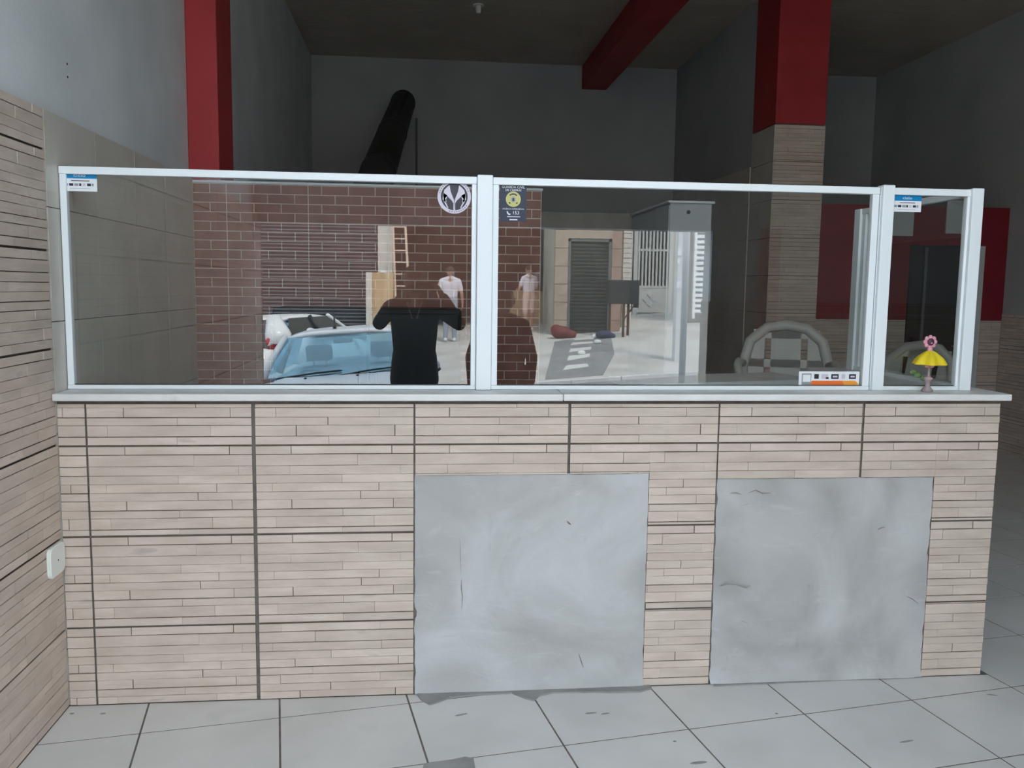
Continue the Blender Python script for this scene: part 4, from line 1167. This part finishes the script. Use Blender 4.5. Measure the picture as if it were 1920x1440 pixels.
    for s_ in (-1, 1):
        B(MB().tube([(s_ * .735, .84, 1.03), (s_ * .69, .55, 1.21), (s_ * .60, .18, 1.43)], [.045, .034, .034], 8), 'front_pillar', paint)
        B(MB().tube([(s_ * .80, -.35, 1.01), (s_ * .70, -.38, 1.25), (s_ * .60, -.40, 1.44)], [.04, .035, .03], 8), 'middle_pillar', 'car_black')
        B(MB().tube([(s_ * .755, -1.55, 1.02), (s_ * .68, -1.48, 1.2), (s_ * .57, -1.36, 1.42)], [.11, .085, .06] if tail_z < 1 else [.20, .17, .10], 12), 'rear_pillar', paint)
        def spt(u, t, s_=s_):
            y = -.35 + u * (1.02 - .40 * t) - .05 * t
            return (s_ * (.795 + (.60 - .795) * t), y, 1.03 + .385 * t)
        grid_patch(spt, 8, 3, 'side_window', glass)
        B(MB().tube([(s_ * .80, .66, 1.03), (s_ * .89, .66, 1.05)], .03, 8), 'mirror_arm', 'car_black')
        mr_ = B(MB().ball((s_ * .935, .66, 1.08), (.085, .05, .065), 12, 8), 'wing_mirror', paint)
        B(MB().ball((s_ * .935, .645, 1.035), (.087, .056, .036), 12, 8), 'mirror_base', 'car_black', mr_)
        # tail lamp, headlamp
        B(MB().ball((s_ * .68, -1.74 if tail_z < 1 else -1.60, tail_z), (.10, .12, .115), 12, 8), 'tail_lamp', 'lamp_red')
        B(MB().ball((s_ * .60, 1.74, .64), (.17, .15, .09), 12, 8), 'headlamp', 'lamp_clear')
        for y in (1.22, -1.22):
            wh = B(MB().tube([(s_ * .66, y, .29), (s_ * .83, y, .29)], .29, 24), 'wheel', 'tyre', sm=False)
            B(MB().tube([(s_ * .80, y, .29), (s_ * .84, y, .29)], .19, 16), 'hubcap', 'hub', wh, sm=False)
    # cabin
    B(MB().cbox(-.70, .70, .35, .82, .70, 1.03, .05), 'dashboard', 'seat_fabric')
    B(MB().box(-.72, .72, -1.5, .82, .30, .42), 'cabin_floor', 'seat_fabric', sm=False)
    for x in (-.36, .36):
        s2 = B(MB().cbox(x - .23, x + .23, -.52, -.36, .42, 1.06, .06), 'seat_back', 'seat_fabric')
        B(MB().cbox(x - .23, x + .23, -.40, .10, .40, .58, .05), 'seat_cushion', 'seat_fabric', s2)
        B(MB().cbox(x - .145, x + .145, -.52, -.40, 1.11, 1.29, .035), 'headrest', 'seat_fabric', s2)
        for dx in (-.07, .07): B(MB().tube([(x + dx, -.46, 1.04), (x + dx, -.46, 1.13)], .010, 6), 'headrest_pin', 'hub', s2)
    B(MB().cbox(-.62, .62, -1.30, -1.16, .42, 1.02, .05), 'rear_seat', 'seat_fabric')
    tor = [(-.36 + .185 * math.cos(2 * math.pi * k / 20), .30 - .07 * math.sin(2 * math.pi * k / 20), .90 + .17 * math.sin(2 * math.pi * k / 20)) for k in range(21)]
    B(MB().tube(tor, .016, 8, cap=False), 'steering_wheel', 'seat_fabric')
    for x0, x1 in ((-.60, .05), (.02, .62)):
        B(MB().tube([wpt(x0 / .72, .0), (wpt((x0 + x1) / 1.44, .06)[0], wpt((x0 + x1) / 1.44, .06)[1] + .02, wpt((x0 + x1) / 1.44, .06)[2] + .01), (wpt(x1 / .72, .10)[0], wpt(x1 / .72, .10)[1] + .015, wpt(x1 / .72, .10)[2] + .008)], .010, 6), 'wiper', 'car_black')
    B(MB().cbox(-.40, .40, 1.905, 1.945, .42, .52, .015), 'grille', 'car_black')
    B(MB().cbox(-.26, .26, 1.935, 1.955, .33, .41, .004), 'number_plate', 'sticker_mauve')
    B(MB().cbox(-.10, .10, .17, .21, 1.33, 1.385, .015), 'inside_mirror', 'car_black')
    return c
cz = street_z(0.55, -6.27)
car('silver_car', 'silver small car parked nose first at the shop entrance', (0.51, -6.20, cz + 0.0), R(2), -math.atan(.07), 'car_silver')
car('white_car', 'white small car parked beside the silver car, seen from behind', (-0.74, -10.1, street_z(-0.74, -10.1)), R(200), math.atan(.06), 'car_white', .93, 1.08, 'car_glass_dark')

# ------------------------------------------------------------------ people
def lerp(a, b_, t): return tuple(a[i] + (b_[i] - a[i]) * t for i in range(3))
def capsule(b, p0, r0, p1, r1, seg=12):
    p0, p1 = Vector(p0), Vector(p1)
    d_ = p1 - p0
    if d_.length < 1e-5:
        b.ball(p0, r0, seg, 8); return
    t = d_.normalized()
    pts = []; rs_ = []
    for a in (-90, -60, -30): pts.append(p0 + t * (r0 * math.sin(R(a)))); rs_.append(max(.0008, r0 * math.cos(R(a))))
    pts.append(p0); rs_.append(r0); pts.append(p1); rs_.append(r1)
    for a in (30, 60, 90): pts.append(p1 + t * (r1 * math.sin(R(a)))); rs_.append(max(.0008, r1 * math.cos(R(a))))
    b.tube(pts, rs_, seg)
def hand_bones(wrist, direction, palm_side, thumb_side, mat, curl=.5, s=1.0):
    """palm and five bent fingers; direction: along the fingers, palm_side: where the palm faces, thumb_side: towards the thumb"""
    w, d_, n_, t_ = Vector(wrist), Vector(direction).normalized(), Vector(palm_side).normalized(), Vector(thumb_side).normalized()
    out = []
    for k in (-1, 0, 1):
        out.append((w, .024 * s, w + d_ * .085 * s + t_ * (.024 * k * s), .015 * s, mat))
    for k, (off, ln) in enumerate(((.030, .072), (.010, .080), (-.010, .074), (-.030, .058))):
        base = w + d_ * .088 * s + t_ * off * s
        a1, a2 = curl * 1.0, curl * 2.2
        k1 = base + (d_ * math.cos(a1) + n_ * math.sin(a1)) * ln * .5 * s
        k2 = k1 + (d_ * math.cos(a2) + n_ * math.sin(a2)) * ln * .45 * s
        out += [(base, .0095 * s, k1, .0085 * s, mat), (k1, .0085 * s, k2, .0072 * s, mat)]
    tb_ = w + d_ * .030 * s + t_ * .028 * s
    k1 = tb_ + (t_ * .75 + d_ * .6 + n_ * .25).normalized() * .042 * s
    k2 = k1 + (d_ * .85 + t_ * .25 + n_ * .4).normalized() * .032 * s
    out += [(tb_, .0125 * s, k1, .0105 * s, mat), (k1, .0105 * s, k2, .0085 * s, mat)]
    return out
def person(label, loc, rz, h, top, legs_mat, shoe, arms, hair='hair_dark', short_sleeve=False, shorts=False, voxel=.009, bulk=1.0, lean=0.0, stance=.10, head_turn=0.0, coat=False):
    """arms: for each side (-1, 1): (elbow, wrist, finger direction, palm side, thumb side) in body coordinates for 1.70 m"""
    k = h / 1.70
    mats = {'skin': 'skin', 'top': top, 'legs': legs_mat, 'shoe': shoe}
    bones = []
    def A(p0, r0, p1, r1, mt): bones.append((Vector(p0), r0, Vector(p1), r1, mt))
    for s_ in (-1, 1):
        hip, knee, ank = (s_ * .085, 0, .90), (s_ * (stance - .01), .02, .49), (s_ * stance, -.01, .085)
        A(hip, .098 * bulk, knee, .062, 'legs')
        if shorts:
            m_ = lerp(hip, knee, .92); A(hip, .105 * bulk, m_, .088, 'legs')
            A(knee, .058, lerp(knee, ank, .3), .054, 'skin'); A(lerp(knee, ank, .3), .054, ank, .036, 'skin')
        else:
            A(knee, .066, lerp(knee, ank, .3), .062, 'legs'); A(lerp(knee, ank, .3), .062, ank, .048, 'legs')
        A((s_ * stance, -.04, .045), .043, (s_ * (stance + .02), .15, .032), .032, 'shoe')
        A((s_ * stance, -.02, .075), .040, (s_ * stance, .02, .06), .038, 'shoe')
        # torso halves
        A((s_ * .070 * bulk, 0, .93), .105 * bulk, (s_ * .065 * bulk, .005, 1.10), .100 * bulk, 'top' if coat else 'legs')
        A((s_ * .065 * bulk, .005, 1.02), .104 * bulk, (s_ * .085 * bulk, lean * .5, 1.28), .108 * bulk, 'top')
        if coat: A((s_ * .085, 0, .80), .112 * bulk, (s_ * .07, 0, 1.0), .108 * bulk, 'top')
        A((s_ * .085 * bulk, lean * .5, 1.28), .105, (s_ * .165, lean, 1.375), .066, 'top')
        A((s_ * .165, lean, 1.375), .064, (s_ * .05, lean, 1.43), .058, 'top')
        el, wr, fd, ps, ts = arms[0 if s_ < 0 else 1]
        sh_ = (s_ * .185, lean, 1.370)
        if short_sleeve:
            A(sh_, .068, lerp(sh_, el, .62), .062, 'top'); A(lerp(sh_, el, .5), .047, el, .040, 'skin'); A(el, .040, wr, .028, 'skin')
        else:
            A(sh_, .066, el, .056, 'top'); A(el, .055, lerp(el, wr, .93), .040, 'top'); A(lerp(el, wr, .85), .028, wr, .026, 'skin')
        for bn in hand_bones(wr, fd, ps, ts, 'skin'): bones.append(bn)
    hy = lean * 1.2 + .02
    A((0, lean, 1.40), .058, (0, hy, 1.50), .052, 'skin')
    A((0, hy, 1.605), .092, (0, hy + .012, 1.575), .086, 'skin')
    A((0, hy - .02, 1.60), .094, (0, hy, 1.60), .092, 'skin')
    A((0, hy + .03, 1.53), .062, (0, hy + .055, 1.505), .040, 'skin')
    def scl(p): return Vector(p) * k
    b = MB()
    for p0, r0, p1, r1, mt in bones: capsule(b, scl(p0), r0 * k, scl(p1), r1 * k)
    root = empty('person', loc, label, 'person', None, (0, 0, rz))
    me = b.mesh('body', [mats['skin']])
    tmp = bpy.data.objects.new('tmp', me); col.objects.link(tmp)
    md = tmp.modifiers.new('r', 'REMESH'); md.mode = 'VOXEL'; md.voxel_size = voxel
    ms = tmp.modifiers.new('s', 'SMOOTH'); ms.factor = .5; ms.iterations = 4
    dg = bpy.context.evaluated_depsgraph_get()
    out = bpy.data.meshes.new_from_object(tmp.evaluated_get(dg))
    bpy.data.objects.remove(tmp)
    out.name = 'body'
    out.materials.clear()
    order = ['skin', 'top', 'legs', 'shoe']
    for q in order: out.materials.append(M(mats[q]))
    B_ = [(scl(p0), scl(p1), r0 * k, r1 * k, order.index(mt)) for p0, r0, p1, r1, mt in bones]
    idx = []
    for f in out.polygons:
        c_ = f.center; best = (9, 0)
        for p0, p1, r0, r1, mi in B_:
            d_ = p1 - p0; L2 = d_.length_squared
            t = 0 if L2 < 1e-9 else max(0, min(1, (c_ - p0).dot(d_) / L2))
            e = (c_ - (p0 + d_ * t)).length - (r0 + (r1 - r0) * t)
            if e < best[0]: best = (e, mi)
        idx.append(best[1])
    out.polygons.foreach_set('material_index', idx)
    out.polygons.foreach_set('use_smooth', [True] * len(out.polygons))
    body = bpy.data.objects.new('body', out); col.objects.link(body); body.parent = root
    # head details
    hz = 1.60
    hr = MB()
    n1, n2 = 16, 9
    vs_ = []; fs = []
    for j in range(n2 + 1):
        for i in range(n1):
            a = 2 * math.pi * i / n1
            front = max(0, math.sin(a))
            low_ = (100 if math.sin(a) < 0.2 else 62 - 18 * front)
            th = R(low_ * j / n2)
            r_ = .103
            vs_.append(tuple(scl((r_ * math.sin(th) * math.cos(a) * .95, hy - .008 + r_ * 1.06 * math.sin(th) * math.sin(a), hz + .002 + r_ * 1.02 * math.cos(th)))))
    for j in range(n2):
        for i in range(n1):
            i2 = (i + 1) % n1
            fs.append((j * n1 + i, j * n1 + i2, (j + 1) * n1 + i2, (j + 1) * n1 + i))
    hr.add(vs_, fs).build('hair', hair, root, smooth=True, local=True)
    nose = MB(); capsule(nose, scl((0, hy + .095, 1.595)), .009 * k, scl((0, hy + .108, 1.565)), .013 * k, 8)
    nose.build('nose', 'skin', root, smooth=True, local=True)
    for s_ in (-1, 1):
        MB().ball(scl((s_ * .034, hy + .087, 1.597)), (.014 * k, .009 * k, .008 * k), 10, 6).build('eye', 'eye_white', root, smooth=True, local=True)
        MB().ball(scl((s_ * .034, hy + .094, 1.597)), (.006 * k, .004 * k, .006 * k), 8, 5).build('pupil', 'black', root, smooth=True, local=True)
        MB().ball(scl((s_ * .096, hy - .005, 1.585)), (.010 * k, .018 * k, .030 * k), 10, 6).build('ear', 'skin', root, smooth=True, local=True)
    MB().ball(scl((0, hy + .088, 1.528)), (.026 * k, .008 * k, .006 * k), 10, 5).build('mouth', 'toy_pink', root, smooth=True, local=True)
    return root
# the photographer, arms raised around the phone
PX_, PY_ = 1.185, -3.40
def to_body(p, h): return ((p[0] - PX_) / (h / 1.7), (p[1] - PY_) / (h / 1.7), p[2] / (h / 1.7))
HP = 1.66
zc = 1.494
armsP = [(to_body((.925, -3.30, 1.225), HP), to_body((1.105, -3.165, 1.43), HP), (.45, .25, .85), (.9, .1, -.45), (.1, -.95, .1)),
         (to_body((1.520, -3.30, 1.225), HP), to_body((1.395, -3.165, 1.43), HP), (-.45, .25, .85), (-.9, .1, -.45), (-.1, -.95, .1))]
ph = person('person in a black jacket raising a phone with both hands, mirrored in the left glass', (PX_, PY_, 0), 0, HP, 'jacket_black', 'trousers_dark', 'shoe_black', armsP, voxel=.008, bulk=.98, coat=True)
for s_ in (-1, 1):
    MB().add([(PX_ + s_ * .012, -3.298, 1.26), (PX_ + s_ * .024, -3.296, 1.26), (PX_ + s_ * .062, -3.315, 1.385), (PX_ + s_ * .048, -3.312, 1.385)], [(0, 1, 2, 3)]).build('collar', 'shirt_white', ph)
fo = empty('phone', (1.2488, -3.112, zc - .036), 'dark phone held up by the photographer', 'phone')
MB().cbox(1.2488 - .077, 1.2488 + .077, -3.1165, -3.1085, zc - .037, zc + .037, .003).build('case', 'black', fo)
MB().cbox(1.2488 - .070, 1.2488 + .070, -3.1172, -3.1163, zc - .032, zc + .032, .0003).build('screen', 'car_glass_dark', fo)
MB().tube([(1.2488, -3.1088, zc + .006), (1.2488, -3.1065, zc + .006)], .006, 12).build('lens', 'lamp_clear', fo)
# companion
def hang(s_, out=.05, fwd=.02, bend=.05): return ((s_ * (.235 + out), -.03 + fwd, 1.09), (s_ * (.255 + out), .04 + bend, .85), (0, .15, -1), (-s_, 0, 0), (0, 1, .1))
armsC = [hang(-1), ((.285, -.04, 1.08), (.235, .09, .86), (-.6, .3, -.7), (-.5, -.6, 0), (.1, .8, .3))]
person('person in a dark brown coat with one elbow out, mirrored beside the middle post', (px_x(944, 6.75), -3.43, 0), R(-12), 1.50, 'jacket_brown', 'trousers_dark', 'shoe_black', armsC, bulk=1.18, coat=True)
# people across the street
D1 = 20.4
q = (px_x(844, D1), Yd(D1))
armsW = [hang(-1, .03), ((.27, .02, 1.10), (.22, .17, .93), (-.2, .9, -.2), (-.9, 0, .2), (.1, .2, .9))]
person('person in a white T-shirt and grey jeans standing with back turned across the street', (q[0], q[1], street_z(*q)), R(180), 1.74, 'shirt_white', 'jeans_grey', 'shoe_white', armsW, short_sleeve=True, voxel=.011)
cpx, cpz = px_x(851, D1 + .2), px_z(851, 566, D1)
cpo = MB().lathe([(.035, -.06), (.045, .06)], (px_x(854, D1), q[1] - .16, px_z(854, 565, D1)), 12).build('paper_cup', 'litter_white')
tag(cpo, 'white cup held by the person in the white T-shirt', 'cup')
D2 = 21.6
q = (px_x(992, D2), Yd(D2))
armsS = [hang(-1, .02, .06, .12), ((.25, .08, 1.12), (.16, .28, 1.05), (-.2, .9, .1), (-.9, 0, -.2), (.1, .2, .9))]
person('person in lilac T-shirt and pale shorts standing before the dark garage', (q[0], q[1], street_z(*q)), R(150), 1.62, 'shirt_white', 'shorts_pink', 'shoe_white', armsS, short_sleeve=True, shorts=True, voxel=.011)
D3 = 24.2
q = (px_x(1020, D3), Yd(D3))
person('person in a grey shirt half hidden behind the wooden partition', (q[0] - .05, q[1], street_z(*q)), R(160), 1.6, 'shirt_grey', 'trousers_dark', 'shoe_black', [hang(-1), hang(1)], short_sleeve=True, voxel=.012)
